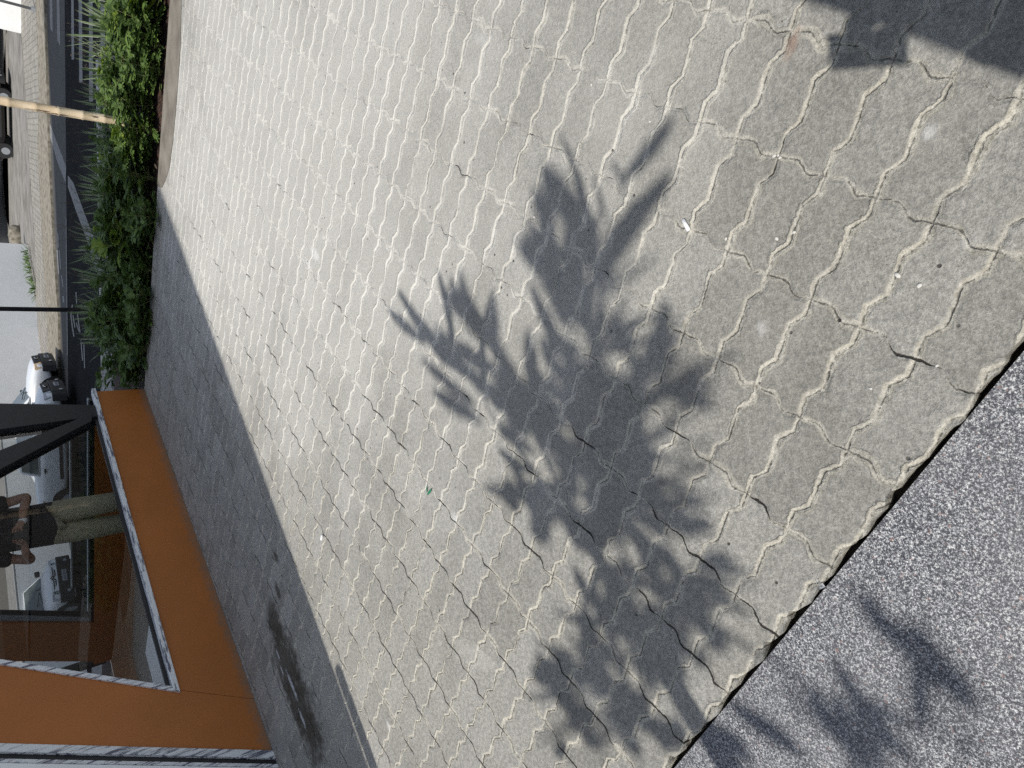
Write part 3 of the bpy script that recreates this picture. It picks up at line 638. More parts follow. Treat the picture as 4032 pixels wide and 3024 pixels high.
# back wall: low panel, strut
C0 = pB(LB, 0); dC = -dA; nC = nA
def pC(s, z, off=0.0): return C0 + dC*s + nC*off + Vector((0, 0, z))
kp('back_lower_panel', [(0, 0), (3.9, 0), (3.9, .25), (0, .25)], 0, .06, M['orange'], P=pC, nv=nC)
def onC(x, y):
    s, z = plane_uv(x, y, C0, dC); return s, z
q = [onC(126, 2668), onC(350, 2594), onC(420, 2594), onC(250, 2668)]
s0, z0 = q[1]; s3, z3 = q[2]
sl_ = (q[0][0]-q[1][0])/(q[0][1]-q[1][1])
kp('back_strut', [(q[2][0], max(q[2][1], .26)), (q[1][0], q[1][1]), (q[1][0]+(TOPZ-q[1][1])*sl_, TOPZ), (q[2][0]+(TOPZ-q[2][1])*sl_, TOPZ)], .0, .08, M['black'], P=pC, nv=nC)
# floor, roof
fl = [pA(-.9, 0, -.07), pA(3.86, 0, -.07), pB(.02, 0, .07), pB(LB-.02, 0, .07), pC(.1, 0, .0), pC(4.6, 0, .0)]
bm = bmesh.new(); prism(bm, [KL(p)+Vector((0, 0, .03)) for p in fl], Vector((0, 0, -.028))); bm_obj('floor', bm, M['drive'], KI)
rf = [pA(-.9, TOPZ, .02), pA(3.94, TOPZ, .02), pB(LB, TOPZ, -.15), pC(4.6, TOPZ, -.15)]
bm = bmesh.new(); prism(bm, [KL(p)+Vector((0, 0, .08)) for p in rf], Vector((0, 0, .012))); bm_obj('roof_glass', bm, M['glass'], KI)  # unseen roof, made of glass to brighten the interior with sky light
for p_, q_ in zip(rf, rf[1:]+rf[:1]):
    bm = bmesh.new(); d_ = (q_-p_).normalized(); n_2 = Vector((-d_.y, d_.x, 0))
    prism(bm, [KL(p_)+d_*.07+n_2*.06, KL(q_)-d_*.07+n_2*.06, KL(q_)-d_*.07-n_2*.06, KL(p_)+d_*.07-n_2*.06], Vector((0, 0, .075))); bm_obj('roof_beam', bm, M['black'], KI)
# white low counter inside
wc = [G(521, 2612, .36), G(524, 2700, .36), G(640, 2712, .36), G(606, 2590, .36)]
wc = [plane for plane in wc]
bm = bmesh.new(); c_ = (wc[0]+wc[1]+wc[2]+wc[3])/4
cen = pA(1.0, .36, -.42)
bx = empty('counter', Vector((cen.x, cen.y, .03)).to_tuple(), 0, label='low white counter inside the kiosk behind the left end of the glass', cat='counter')
bm = bmesh.new(); prism(bm, [dA*a+nA*b for a, b in ((-.40, -.30), (.42, -.30), (.42, .28), (-.40, .28))], Vector((0, 0, .34))); bevel(bm_obj('cabinet', bm, M['render'], bx), .01)
bm = bmesh.new(); prism(bm, [dA*a+nA*b+Vector((0, 0, .342)) for a, b in ((-.43, -.33), (.45, -.33), (.45, .31), (-.43, .31))], Vector((0, 0, .03))); bevel(bm_obj('counter_top', bm, M['render'], bx), .006)

# ---------------------------------------------------------------- posts and stake
def stake():
    b = G(560, 496); r = empty('bamboo_stake', (b.x, b.y, -.05), 0, label='weathered bamboo stake standing upright in the planting bed', cat='stake')
    pts, rads = [], []; z = 0.0; k = 0
    while z < 2.6:
        pts += [(0.004*sin(k), .003*cos(k*2), z), (0.004*sin(k), .003*cos(k*2), z+.012), (0.004*sin(k), .003*cos(k*2), z+.024)]; rads += [.036, .041, .036]; z += .165+.02*sin(k*3); k += 1
    bm = bmesh.new(); tube(bm, pts, rads, 14); bm_obj('cane', bm, M['bamboo'], r, True)
    bm = bmesh.new(); tube(bm, [(0, 0, 2.585), (0.0, 0, 2.64)], [.03, .028], 12); bm_obj('cut_end', bm, M['bamboo'], r)
stake()
def lamp_post(q, rad, h, label, mat, hz):
    r = empty('street_post', q.to_tuple(), 0, label=label, cat='post')
    bm = bmesh.new(); tube(bm, [(0, 0, 0), (0, 0, h*.5), (0, 0, h)], [rad, rad*.95, rad*.9], 14); bm_obj('pole', bm, mat, r, True)
    bm = bmesh.new(); tube(bm, [(0, 0, 0), (0, 0, .12)], [rad*1.8, rad*1.6], 14); bm_obj('base', bm, mat, r)
lamp_post(H(405, 1222, .09), .048, 6.0, 'thin dark street post between the plants and the road', M['black'], 0)
lamp_post(H(140, 38, .075), .045, 4.5, 'grey pole on the far sidewalk in front of the white wall', M['greyal'], 0)

# ---------------------------------------------------------------- cars
def car(label, cat, pos, heading, paint, cabrear=-.55, emblem='ring', stripes=False, rim=M['greyal'], amber=False):
    "x forward, y left. pos: ground point under the nose centre; heading: compass degrees of travel"
    fw = Vector((sin(radians(heading)), cos(radians(heading)), 0)); c = pos - fw*2.1
    r = empty('pickup_truck' if cabrear > -1 else 'parked_car', (c.x, c.y, c.z), atan2(fw.y, fw.x), label=label, cat=cat)
    st = [(-2.20, .74, .45, .86, .90), (-2.12, .80, .36, .96, 1.02), (-1.2, .82, .30, .98, 1.06), (-.5, .83, .25, .97, 1.05), (.5, .83, .25, .96, 1.02), (1.0, .83, .26, .92, 1.00), (1.45, .82, .30, .86, .96), (1.85, .79, .36, .80, .89), (2.02, .72, .42, .74, .82), (2.09, .62, .48, .68, .76)]
    if cabrear < -1: st[0] = (-1.95, .72, .45, .9, .95); st[1] = (-1.85, .78, .36, .96, 1.02); st[2] = (-1.2, .82, .28, .96, 1.02)
    bm = bmesh.new(); rings = []
    for x, w_, zb, zs_, zt in st:
        half = [(w_*.0, zt+.012), (w_*.55, zt), (w_*.90, zt-.05), (w_, zs_-.10), (w_*1.0, (zs_+zb)/2), (w_*.985, zb+.08), (w_*.9, zb), (0, zb)]
        ring = [bm.verts.new((x, y, z)) for y, z in half] + [bm.verts.new((x, -y, z)) for y, z in half[-2:0:-1]]
        rings.append(ring)
    for a, b in zip(rings, rings[1:]):
        n = len(a)
        for i in range(n): bm.faces.new((a[i], a[(i+1) % n], b[(i+1) % n], b[i]))
    bm.faces.new(rings[0]); bm.faces.new(rings[-1][::-1])
    body = bm_obj('body', bm, paint, r, True)
    m = body.modifiers.new('s', 'SUBSURF'); m.levels = m.render_levels = 1
    # cab
    zc0, zc1 = 1.0, 1.47
    xf0, xf1, xr0, xr1 = 1.0, .28, cabrear, cabrear+.12
    wb, wt = .775, .60
    P = lambda x, y, z: Vector((x, y, z))
    lo = [P(xf0, wb*.96, zc0-.04), P(xf0, -wb*.96, zc0-.04), P(xr0, -wb, zc0-.02), P(xr0, wb, zc0-.02)]
    hi = [P(xf1, wt, zc1), P(xf1, -wt, zc1), P(xr1, -wt, zc1-.02), P(xr1, wt, zc1-.02)]
    bm = bmesh.new(); L_ = [bm.verts.new(p) for p in lo]; H_ = [bm.verts.new(p) for p in hi]
    bm.faces.new(L_); bm.faces.new(H_[::-1])
    for i in range(4): bm.faces.new((L_[i], H_[i], H_[(i+1) % 4], L_[(i+1) % 4]))
    cab = bm_obj('cab', bm, paint, r); bevel(cab, .06, 3)
    def quad(name, a, b, c_, d_, mat, inset=.12, out=.012, par=None):
        cen = (a+b+c_+d_)/4; nrm = (b-a).cross(d_-a).normalized()
        if nrm.dot(cen-Vector((0, 0, 1.0))) < 0: nrm = -nrm
        pts = [cen+(p-cen)*(1-inset)+nrm*out for p in (a, b, c_, d_)]
        bm = bmesh.new(); prism(bm, pts, -nrm*(out+.02)); o = bm_obj(name, bm, mat, par or r); bevel(o, .01, 2); return o
    quad('windshield', lo[0], lo[1], hi[1], hi[0], M['carglass'], .11)
    quad('rear_window', lo[3], lo[2], hi[2], hi[3], M['carglass'], .16)
    for s, (a, b, c_, d_) in ((1, (lo[0], lo[3], hi[3], hi[0])), (-1, (lo[1], lo[2], hi[2], hi[1]))):
        quad('side_window', a, b, c_, d_, M['carglass'], .17)
        bm = bmesh.new(); box(bm, (.72, s*.92, 1.05), (.09, .20, .15)); bevel(bm_obj('mirror', bm, M['plastic'], r), .03)
        bm = bmesh.new(); box(bm, (-.32, s*.838, .86), (.16, .03, .045)); bevel(bm_obj('door_handle', bm, M['plastic'], r), .01)
        bm = bmesh.new(); box(bm, (.2, s*.826, .45), (1.7, .03, .09)); bevel(bm_obj('side_moulding', bm, M['plastic'], r), .01)
        for x in (1.28, -1.35 if cabrear > -1 else -1.3):
            bm = bmesh.new(); tube(bm, [(x, s*.62, .29), (x, s*.66, .29), (x, s*.80, .29), (x, s*.825, .29)], [.25, .295, .295, .26], 24); wl = bm_obj('wheel', bm, M['tyre'], r, False)
            bm = bmesh.new(); tube(bm, [(x, s*.80, .29), (x, s*.834, .29)], [.19, .17], 20); bm_obj('rim', bm, rim, wl)
            bm = bmesh.new(); tube(bm, [(x, s*.60, .34), (x, s*.829, .34)], [.37, .37], 26); bm_obj('wheel_arch', bm, M['plastic'], r)
    # black front: grille and bumper
    bm = bmesh.new(); vs = []
    for x, w_, z in ((2.135, .56, .50), (2.08, .70, .50)): pass
    bmp = [(1.86, .82), (2.06, .76), (2.14, .60), (2.165, .30), (2.17, 0)]
    ring0 = [(x, y) for x, y in bmp] + [(x, -y) for x, y in bmp[-2::-1]]
    lo_ = [bm.verts.new((x, y, .22)) for x, y in ring0]; hi_ = [bm.verts.new((x+.005, y, .60)) for x, y in ring0]
    for i in range(len(ring0)-1): bm.faces.new((lo_[i], lo_[i+1], hi_[i+1], hi_[i]))
    bm.faces.new(lo_); bm.faces.new(hi_[::-1]); bm.faces.new((lo_[-1], lo_[0], hi_[0], hi_[-1]))
    bevel(bm_obj('bumper', bm, M['plastic'], r), .02)
    bm = bmesh.new(); prism(bm, [Vector(p) for p in ((2.075, -.47, .605), (2.075, .47, .605), (2.03, .47, .80), (2.03, -.47, .80))], Vector((.055, 0, 0)))
    gr = bm_obj('grille', bm, M['plastic'] if not stripes else M['carw'], r); bevel(gr, .01)
    if not stripes:
        for k_ in range(4):
            bm = bmesh.new(); box(bm, (2.118-.01*k_, 0, .635+.042*k_), (.02, .90, .012)); bm_obj('grille_bar', bm, M['black'], r)
    for s in (-1, 1):
        bm = bmesh.new(); prism(bm, [Vector(p) for p in ((2.07, s*.475, .61), (1.93, s*.735, .63), (1.88, s*.735, .80), (2.01, s*.475, .80))], Vector((.05, s*.015, 0)))
        bevel(bm_obj('headlight', bm, M['amber'] if amber else M['lens'], r), .015)
        bm = bmesh.new(); tube(bm, [(2.16, s*.55, .36), (2.178, s*.55, .36)], .05, 16); bm_obj('fog_lamp', bm, M['lens'], r)
    if emblem == 'ring':
        bm = bmesh.new(); bmesh.ops.create_uvsphere(bm, u_segments=20, v_segments=10, radius=1, matrix=Matrix.Translation((2.135, 0, .705)) @ Matrix.Diagonal((.015, .13, .055, 1)))
        em = bm_obj('emblem', bm, M['chrome'], r, True)
        bm = bmesh.new(); bmesh.ops.create_uvsphere(bm, u_segments=20, v_segments=10, radius=1, matrix=Matrix.Translation((2.146, 0, .705)) @ Matrix.Diagonal((.01, .095, .036, 1)))
        bm_obj('emblem_centre', bm, M['plastic'], em, True)
    if stripes:
        for dz in (0, .055):
            pts = [(-.56, 0), (-.09, 0), (0, .075), (.09, 0), (.56, 0)]
            bm = bmesh.new()
            for a, b in zip(pts, pts[1:]):
                y0_, z0_, y1_, z1_ = a[0], a[1], b[0], b[1]; q0 = .655+dz
                xx = lambda y: 2.142 - abs(y)*.13
                prism(bm, [Vector((xx(y0_), y0_, q0+z0_)), Vector((xx(y1_), y1_, q0+z1_)), Vector((xx(y1_), y1_, q0+z1_+.03)), Vector((xx(y0_), y0_, q0+z0_+.03))], Vector((.012, 0, 0)))
            bm_obj('chevron_badge', bm, M['plastic'], r)
    bm = bmesh.new(); box(bm, (2.182, 0, .43), (.014, .40, .13)); pl_ = bm_obj('number_plate', bm, M['plate'], r)
    bm = bmesh.new()
    for k_ in range(7):
        y = .15-.05*k_; box(bm, (2.190, y, .42), (.004, .010 if k_ % 2 else .030, .065)); 
        if k_ % 2: box(bm, (2.190, y-.012, .445), (.004, .014, .012))
    bm_obj('plate_characters', bm, M['platech'], pl_)
    for s in (-1, 1):
        bm = bmesh.new(); tube(bm, [(1.03, s*.3, 1.005), (.93, s*.05+.2, 1.065), (.80, s*.0+.3*s, 1.15)], .012, 6); bm_obj('wiper', bm, M['plastic'], r)
    return r
car('white pickup with black grille, nearer of the two by the kiosk corner', 'pickup', Vector((1.0, 24.0, RZ+.004)), 108, M['carw'])
car('white pickup with black grille, parked right against the white wall', 'pickup', Vector((2.05, 26.4, RZ+.004)), 108, M['carw'], amber=True)
car('white hatchback with chevron badge seen through the kiosk glass', 'car', Vector((-5.2, 25.9, RZ+.004)), 143, M['carw'], cabrear=-1.7, emblem=None, stripes=True)
car('black car parked on the driveway in front of the garage', 'car', Vector((16.4, 37.6, RZ+.09)), 128, M['carb'], cabrear=-1.7)

# ---------------------------------------------------------------- people
def skin_mesh(name, chain, mat, parent, levels=2, root=0):
    "chain: (verts [(x,y,z,r)], edges)"
    vs, es = chain
    me = bpy.data.meshes.new(name); me.from_pydata([v[:3] for v in vs], es, []); me.update()
    o = bpy.data.objects.new(name, me); COL.objects.link(o)
    sk = o.modifiers.new('skin', 'SKIN'); sk.use_smooth_shade = True
    for i, v in enumerate(vs):
        sv = me.skin_vertices[0].data[i]; sv.radius = (v[3], v[4] if len(v) > 4 else v[3]); sv.use_root = (i == root)
    ss = o.modifiers.new('sub', 'SUBSURF'); ss.levels = ss.render_levels = levels
    dg = bpy.context.evaluated_depsgraph_get(); me2 = bpy.data.meshes.new_from_object(o.evaluated_get(dg))
    bpy.data.objects.remove(o); bpy.data.meshes.remove(me)
    me2.name = name; me2.materials.clear(); me2.materials.append(mat)
    me2.polygons.foreach_set('use_smooth', [True]*len(me2.polygons))
    ob = bpy.data.objects.new(name, me2); COL.objects.link(ob); ob.parent = parent
    return ob
def make_person(loc, rz, label, scale=1.0, phone_z=1.36, holdx=0.0, reach=.30, elz=1.12, elx=.305, ely=-.05, spr=1.0, one_hand=False):
    "faces local -Y; a phone is held in front of the chest in both hands"
    r = empty('person', loc, rz, label=label, cat='person'); r.scale = (scale,)*3
    hz = phone_z; hy = -reach; hx = holdx
    V = []; E_ = []
    def add(*v): V.append(v); return len(V)-1
    def link(a, b): E_.append((a, b))
    pel = add(0, 0, .95, .155, .115); wai = add(0, -.005, 1.10, .145, .105); che = add(0, -.005, 1.30, .165, .115); nk0 = add(0, .01, 1.46, .07, .065); nk1 = add(0, -.005, 1.54, .055); hd0 = add(0, -.03, 1.60, .072, .085); hd1 = add(0, -.025, 1.68, .080, .098); hd2 = add(0, -.015, 1.755, .058, .07)
    for a, b in ((pel, wai), (wai, che), (che, nk0), (nk0, nk1), (nk1, hd0), (hd0, hd1), (hd1, hd2)): link(a, b)
    wrists = []
    def add_leg(s):
        hp = add(s*.09, 0, .88, .092); kn_ = add(s*.105, -.015, .49, .058); cf = add(s*.11, .02, .33, .054); an = add(s*.115, .015, .09, .036); he = add(s*.12, .0, .045, .036, .032); to = add(s*.135, -.16, .03, .036, .022)
        link(pel, hp); link(hp, kn_); link(kn_, cf); link(cf, an); link(an, he); link(he, to)
    for s in (-1, 1):
        sh = add(s*.185, .005, 1.42, .062); ua = add(s*.235, -.015, 1.30, .050); el = add(s*elx, ely, elz, .045); fa = add(s*(.105*spr+elx)*.5+hx*.5, (hy-.05)*.55-.02, (elz+hz)/2-.01, .038, .034); wr = add(s*.105*spr+hx, hy+.045, hz-.055, .026, .024)
        link(che, sh); link(sh, ua); link(ua, el); link(el, fa); link(fa, wr)
        if one_hand and s == 1:
            V[el] = (s*.245, .02, 1.13, .043); V[fa] = (s*.262, -.005, 1.0, .036, .033); V[wr] = (s*.272, -.03, .89, .026, .024)
            pm = add(s*.275, -.04, .83, .036, .018); link(wr, pm)
            for k in range(4):
                a = add(s*.275, -.062+.020*k, .765, .0085); b = add(s*.270, -.064+.020*k, .735, .008); c_ = add(s*.258, -.064+.020*k, .712-.004*abs(k-1.5), .0068); link(pm, a); link(a, b); link(b, c_)
            ta = add(s*.262, -.075, .80, .010); tb = add(s*.252, -.082, .775, .009); link(pm, ta); link(ta, tb)
            add_leg(s); continue
        pm = add(s*.072+hx, hy+.012, hz-.028, .036, .017); link(wr, pm); wrists.append((s, pm))
        add_leg(s)
        # fingers: curled round the phone, thumb on its near face
        for k in range(4):
            z = hz+.016-k*.020
            a = add(s*(.060-.002*k)+hx, hy-.012, z, .0085); b = add(s*(.050-.003*k)+hx, hy-.034, z+.004, .008); c_ = add(s*(.030+.003*k)+hx, hy-.040, z+.006, .0068)
            link(pm, a); link(a, b); link(b, c_)
        ta = add(s*.060+hx, hy+.032, hz+.000, .0105); tb = add(s*.038+hx, hy+.030, hz+.022, .009); link(pm, ta); link(ta, tb)
    body = skin_mesh('body', (V, E_), M['skin'], r, 2)
    # face: nose, ears, eyes, mouth
    bm = bmesh.new()
    bmesh.ops.create_icosphere(bm, subdivisions=2, radius=1, matrix=Matrix.Translation((0, -.128, 1.655)) @ Matrix.Diagonal((.014, .018, .026, 1)))
    for s in (-1, 1): bmesh.ops.create_icosphere(bm, subdivisions=2, radius=1, matrix=Matrix.Translation((s*.083, -.015, 1.665)) @ Matrix.Diagonal((.010, .02, .032, 1)))
    bm_obj('nose_and_ears', bm, M['skin'], body, True)
    bm = bmesh.new()
    for s in (-1, 1): bmesh.ops.create_icosphere(bm, subdivisions=2, radius=.010, matrix=Matrix.Translation((s*.031, -.112, 1.685)))
    box(bm, (0, -.114, 1.612), (.045, .01, .007)); bm_obj('eyes_and_mouth', bm, M['hair'], body)
    bm = bmesh.new(); bmesh.ops.create_uvsphere(bm, u_segments=20, v_segments=12, radius=1, matrix=Matrix.Translation((0, .0, 1.715)) @ Matrix.Diagonal((.092, .108, .088, 1)))
    for v in bm.verts:
        if v.co.y < -.03 and v.co.z < 1.73: v.co.y = -.03; v.co.z = max(v.co.z, 1.69)
    bm_obj('hair', bm, M['hair'], r, True)
    # clothes
    T = []; TE = []
    def ta_(*v): T.append(v); return len(T)-1
    a = ta_(0, .0, .76, .235, .165); b = ta_(0, 0, .93, .225, .160); c_ = ta_(0, -.005, 1.12, .215, .150); d_ = ta_(0, -.005, 1.30, .205, .142); e_ = ta_(0, .008, 1.44, .10, .085)
    TE += [(a, b), (b, c_), (c_, d_), (d_, e_)]
    for s in (-1, 1):
        f_ = ta_(s*.19, .005, 1.42, .085); g_ = ta_(s*.245, -.015, 1.29, .082); h_ = ta_(s*.288, -.035, 1.18, .078); TE += [(d_, f_), (f_, g_), (g_, h_)]
    skin_mesh('shirt', (T, TE), M['shirt'], r, 2)
    T = []; TE = []
    a = ta_(0, 0, .97, .168, .128)
    for s in (-1, 1):
        b = ta_(s*.098, 0, .84, .128); c_ = ta_(s*.112, -.01, .50, .108); d_ = ta_(s*.116, .012, .30, .100); e_ = ta_(s*.118, .01, .07, .090); TE += [(a, b), (b, c_), (c_, d_), (d_, e_)]
    skin_mesh('trousers', (T, TE), M['khaki'], r, 2)
    for s in (-1, 1):
        bm = bmesh.new(); prof = [(s*.12, .06, .0, .045), ]
        tube(bm, [(s*.118, .055, .05), (s*.122, .0, .05), (s*.132, -.10, .045), (s*.138, -.19, .035)], [.045, .052, .050, .034], 12, flat=.9)
        bm_obj('shoe', bm, M['plastic'], r, True)
    wb = [(.272, -.022, .915), (.273, -.030, .890)] if one_hand else [(.118+hx, hy+.058, hz-.066), (.098+hx, hy+.038, hz-.050)]
    bm = bmesh.new(); tube(bm, wb, [.031, .031], 14); bm_obj('wristband', bm, M['white'], r)
    return r, (hx, hy, hz)
def make_phone(loc, rot, label):
    bm = bmesh.new(); box(bm, (0, 0, 0), (.072, .009, .148)); o = bm_obj('phone', bm, M['plastic']); bevel(o, .006, 3)
    o.location = loc; o.rotation_euler = rot; tag(o, label, 'phone'); 
    bm = bmesh.new(); box(bm, (.018, -.0062, .045), (.026, .004, .034)); bevel(bm_obj('camera_bump', bm, M['black'], o), .003)
    return o
# added figure inside the kiosk, standing in for the photographer's reflection in the glass
kq = AT(170, 2066, 7.0); fa = atan2(-kq.x, kq.y)
ksc = .93
pr, hh = make_person((kq.x, kq.y, .03), fa*-1.0 + 0.0, 'added figure in dark shirt and khaki trousers, standing in for the photographer reflected in the kiosk glass', ksc, phone_z=1.165, holdx=.02, reach=.27, elz=1.05)
ph = Matrix.Rotation(pr.rotation_euler.z, 4, 'Z') @ Vector((hh[0], hh[1]-.010, hh[2]-.005))
make_phone((kq.x+ph.x*ksc, kq.y+ph.y*ksc, .03+ph.z*ksc), (0, 0, pr.rotation_euler.z), 'black phone held up by the reflection stand-in behind the kiosk glass')
# the photographer stands right behind the camera and throws the shadow at the right of the view
pr2, h2 = make_person((.245, -.26, .0), pi, 'person in dark shirt taking the picture, standing on the granite edge', 1.0, phone_z=1.325, holdx=.235, reach=.20, elx=.16, ely=.05, elz=1.16, spr=.72, one_hand=True)
ph = Matrix.Rotation(pi+radians(30), 4, 'Z') @ Vector((h2[0], h2[1], h2[2]))
o = make_phone((0.0, -.047, CAM_H-.036), (PITCH, 0, pi), 'phone held by the person taking the picture')

# ---------------------------------------------------------------- overhanging tree at the left: its leaves throw the frond shadows
def lift(p, h): return Vector((p[0]+S.x/S.z*h, p[1]+S.y/S.z*h, h))
def shade_tree():
    base = Vector((-1.78, .22, 0)); r = empty('broadleaf_tree', base.to_tuple(), 0, label='small tree with long lobed leaves overhanging the path from the left', cat='tree')
    off = -base
    f = lambda cx, cy: (1400+cx*.7837, 400+cy*.7837); fg = lambda cx, cy: (2600+cx*.6774, 1900+cy*.6774); ff = lambda cx, cy: (2000+cx/2.212, 1500+cy/2.212)
    K = .7837
    st = [([f(1600, 70), f(1530, 180), f(1440, 290), f(1330, 420)], 62, 1.75), ([f(1590, 350), f(1500, 470), f(1400, 570), f(1310, 680), f(1250, 790)], 84, 1.8),
          ([f(1030, 170), f(1085, 290), f(1130, 430), f(1210, 690)], 30, 1.45), ([f(1195, 370), f(1225, 480), f(1265, 620)], 20, 1.5), ([f(1280, 300), f(1340, 380), f(1350, 470)], 26, 1.6),
          ([f(860, 590), f(940, 720), f(1020, 870), f(1090, 1010), f(1180, 1150)], 40, 1.5), ([f(795, 670), f(840, 760), f(890, 850)], 26, 2.2), ([f(940, 310), f(1000, 420), f(1080, 560), f(1190, 720)], 120, 2.7), ([f(900, 420), f(930, 540), f(1000, 680)], 60, 2.6),
          ([f(880, 920), f(940, 1060), f(1000, 1190), f(1090, 1310), f(1210, 1490)], 56, 1.6), ([f(930, 1180), f(1000, 1330), f(1060, 1440)], 60, 2.1), ([f(1560, 1000), f(1540, 1130), f(1500, 1260), f(1440, 1400), f(1330, 1520)], 95, 1.9), ([f(1280, 1130), f(1380, 1260), f(1420, 1400)], 60, 2.4),
          ([f(215, 950), f(290, 1070), f(370, 1180), f(460, 1290), f(640, 1420), f(830, 1530)], 50, 1.65), ([f(165, 1040), f(250, 1130), f(350, 1220)], 40, 1.7), ([f(415, 840), f(440, 960), f(470, 1080), f(490, 1220), f(525, 1380)], 26, 1.5),
          ([f(670, 1010), f(645, 1130), f(632, 1280), f(645, 1420), f(660, 1540)], 34, 1.6), ([f(540, 900), f(560, 1020), f(590, 1180)], 20, 2.3), ([f(330, 1290), f(470, 1420), f(620, 1540)], 44, 2.2), ([f(390, 1450), f(520, 1540), f(640, 1620)], 60, 2.2),
          ([f(700, 1380), f(800, 1480), f(920, 1580)], 50, 1.9), ([f(740, 1540), f(880, 1560), f(1050, 1620)], 70, 2.0)]
    # granite side bands
    st += [([fg(1130, 620), fg(1220, 760), fg(1330, 880), fg(1480, 1010), fg(1620, 1150)], 90, 2.1), ([fg(1440, 820), fg(1520, 960), fg(1590, 1120), fg(1640, 1260)], 120, 2.3), ([fg(980, 1020), fg(1080, 1180), fg(1180, 1330), fg(1300, 1500), fg(1430, 1640)], 70, 2.0),
           ([fg(850, 1230), fg(940, 1370), fg(1050, 1490), fg(1190, 1640)], 90, 2.1), ([fg(380, 1290), fg(540, 1400), fg(680, 1500), fg(860, 1650)], 80, 2.2), ([fg(250, 1420), fg(420, 1560), fg(540, 1660)], 100, 2.2), ([fg(700, 1150), fg(800, 1300), fg(830, 1450)], 36, 2.5), ([fg(1650, 1000), fg(1760, 1200), fg(1850, 1400)], 60, 2.9), ([fg(1700, 1440), fg(1800, 1560), fg(1900, 1660)], 70, 3.0)]
    rd = random.Random(11)
    # dense middle: leaves seen edge to edge, from blotches traced in the photo
    mid = [(2250, 1560, 60, .9), (2400, 1560, 90, .8), (2330, 1650, 80, .9), (2440, 1650, 90, .7), (2380, 1740, 90, .9), (2470, 1780, 80, .8), (2290, 1480, 70, .9), (2330, 1800, 60, .9), (2420, 1900, 90, 1.0), (2370, 1990, 80, .9), (2350, 2070, 90, .8),
           (2240, 1790, 50, .9), (2160, 1720, 60, .9), (2060, 1640, 60, .9), (2010, 1560, 50, 1.0), (2080, 1560, 40, 1.0), (2200, 2000, 50, .9), (2250, 1900, 55, .9), (2130, 2020, 45, .9), (2080, 1960, 50, .9), (2020, 1960, 45, .9), (2120, 2090, 50, .9), (2040, 1850, 35, 1.0), (2290, 2100, 60, .8), (2430, 2060, 60, .7), (2540, 2150, 45, 1.1), (2560, 2240, 50, .9),
           (2620, 2200, 45, .9), (2690, 2050, 60, .2), (2760, 2060, 45, .2), (2640, 1990, 40, .5), (2560, 1880, 50, .6), (2480, 2260, 60, .9), (2420, 2340, 50, 1.0), (2440, 2420, 70, .9), (2520, 2480, 60, .9), (2590, 2420, 60, .8), (2640, 2520, 60, .9), (2560, 2570, 70, .9), (2660, 2640, 50, .9), (2700, 2330, 55, .6), (2770, 2430, 55, .9), (2820, 2530, 45, .9), (2640, 2330, 55, .8), (2750, 2600, 40, .9),
           (2350, 2380, 40, 1.0), (2370, 2470, 35, 1.0), (2180, 2680, 60, .9), (2230, 2760, 50, .9), (2290, 2820, 55, .9), (2130, 2640, 40, 1.0), (2400, 2720, 40, .9), (2500, 2750, 50, .9), (2440, 2820, 60, .9), (2340, 2700, 35, .9), (2540, 2850, 60, .9), (2600, 2900, 50, .9), (2480, 2930, 50, .9), (2210, 2960, 30, .9), (2330, 2920, 40, .9), (2690, 2780, 50, .9), (2660, 2880, 50, .9), (2170, 1990, 30, 1.1), (1960, 1580, 40, 1.1), (1900, 1530, 30, 1.1), (2000, 1700, 30, 1.0)]
    for (x, y, rr_, ang) in mid:
        for k in range(2):
            a = ang+rd.uniform(-.5, .5); l = rr_*rd.uniform(1.0, 1.6); cx, cy = x+rd.uniform(-.4, .4)*rr_, y+rd.uniform(-.4, .4)*rr_
            st.append(([(cx-cos(a)*l, cy-sin(a)*l), (cx-cos(a+.1)*l*.3, cy-sin(a+.1)*l*.3), (cx+cos(a-.1)*l*.3, cy+sin(a-.1)*l*.3), (cx+cos(a)*l, cy+sin(a)*l)], rr_*rd.uniform(1.0, 1.5), rd.uniform(1.7, 2.3)))
    for (cx0, cy0, n_l, r_in, r_out, lmin, lmax, a0, a1) in ((2370, 1930, 86, 40, 330, 130, 260, -3.3, 1.2), (2500, 2680, 46, 20, 300, 110, 230, 2.2, 5.2), (2250, 1650, 24, 20, 160, 120, 220, -3.0, -.6), (2290, 1330, 30, 30, 330, 190, 330, -2.25, -1.0), (2000, 1480, 16, 30, 260, 160, 260, -2.75, -1.9), (2560, 1560, 16, 20, 180, 150, 240, -1.6, .4), (2150, 1640, 20, 20, 200, 150, 240, -2.9, -1.7), (2350, 1450, 14, 10, 150, 150, 240, -2.4, -.6), (2640, 2250, 16, 20, 200, 140, 230, -.4, 1.4), (2480, 2450, 16, 20, 160, 130, 220, -.3, 3.2), (3250, 2700, 16, 20, 300, 200, 330, .5, 1.2), (3550, 2500, 14, 20, 260, 200, 330, .6, 1.3)):
        for k in range(n_l):
            a = rd.uniform(a0, a1); r0 = r_in+(r_out-r_in)*rd.random()**1.1; l = rd.uniform(lmin, lmax); x, y = cx0+cos(a)*r0*.95, cy0+sin(a)*r0*1.1; a += rd.uniform(-.4, .4)
            st.append(([(x, y), (x+cos(a)*l*.35, y+sin(a)*l*.35), (x+cos(a+.12)*l*.7, y+sin(a+.12)*l*.7), (x+cos(a+.18)*l, y+sin(a+.18)*l)], rd.uniform(26, 52), rd.uniform(1.6, 2.6)))
    trunk_top = Vector((-1.66, .30, 2.5))
    bmb = bmesh.new()
    n_ = 0
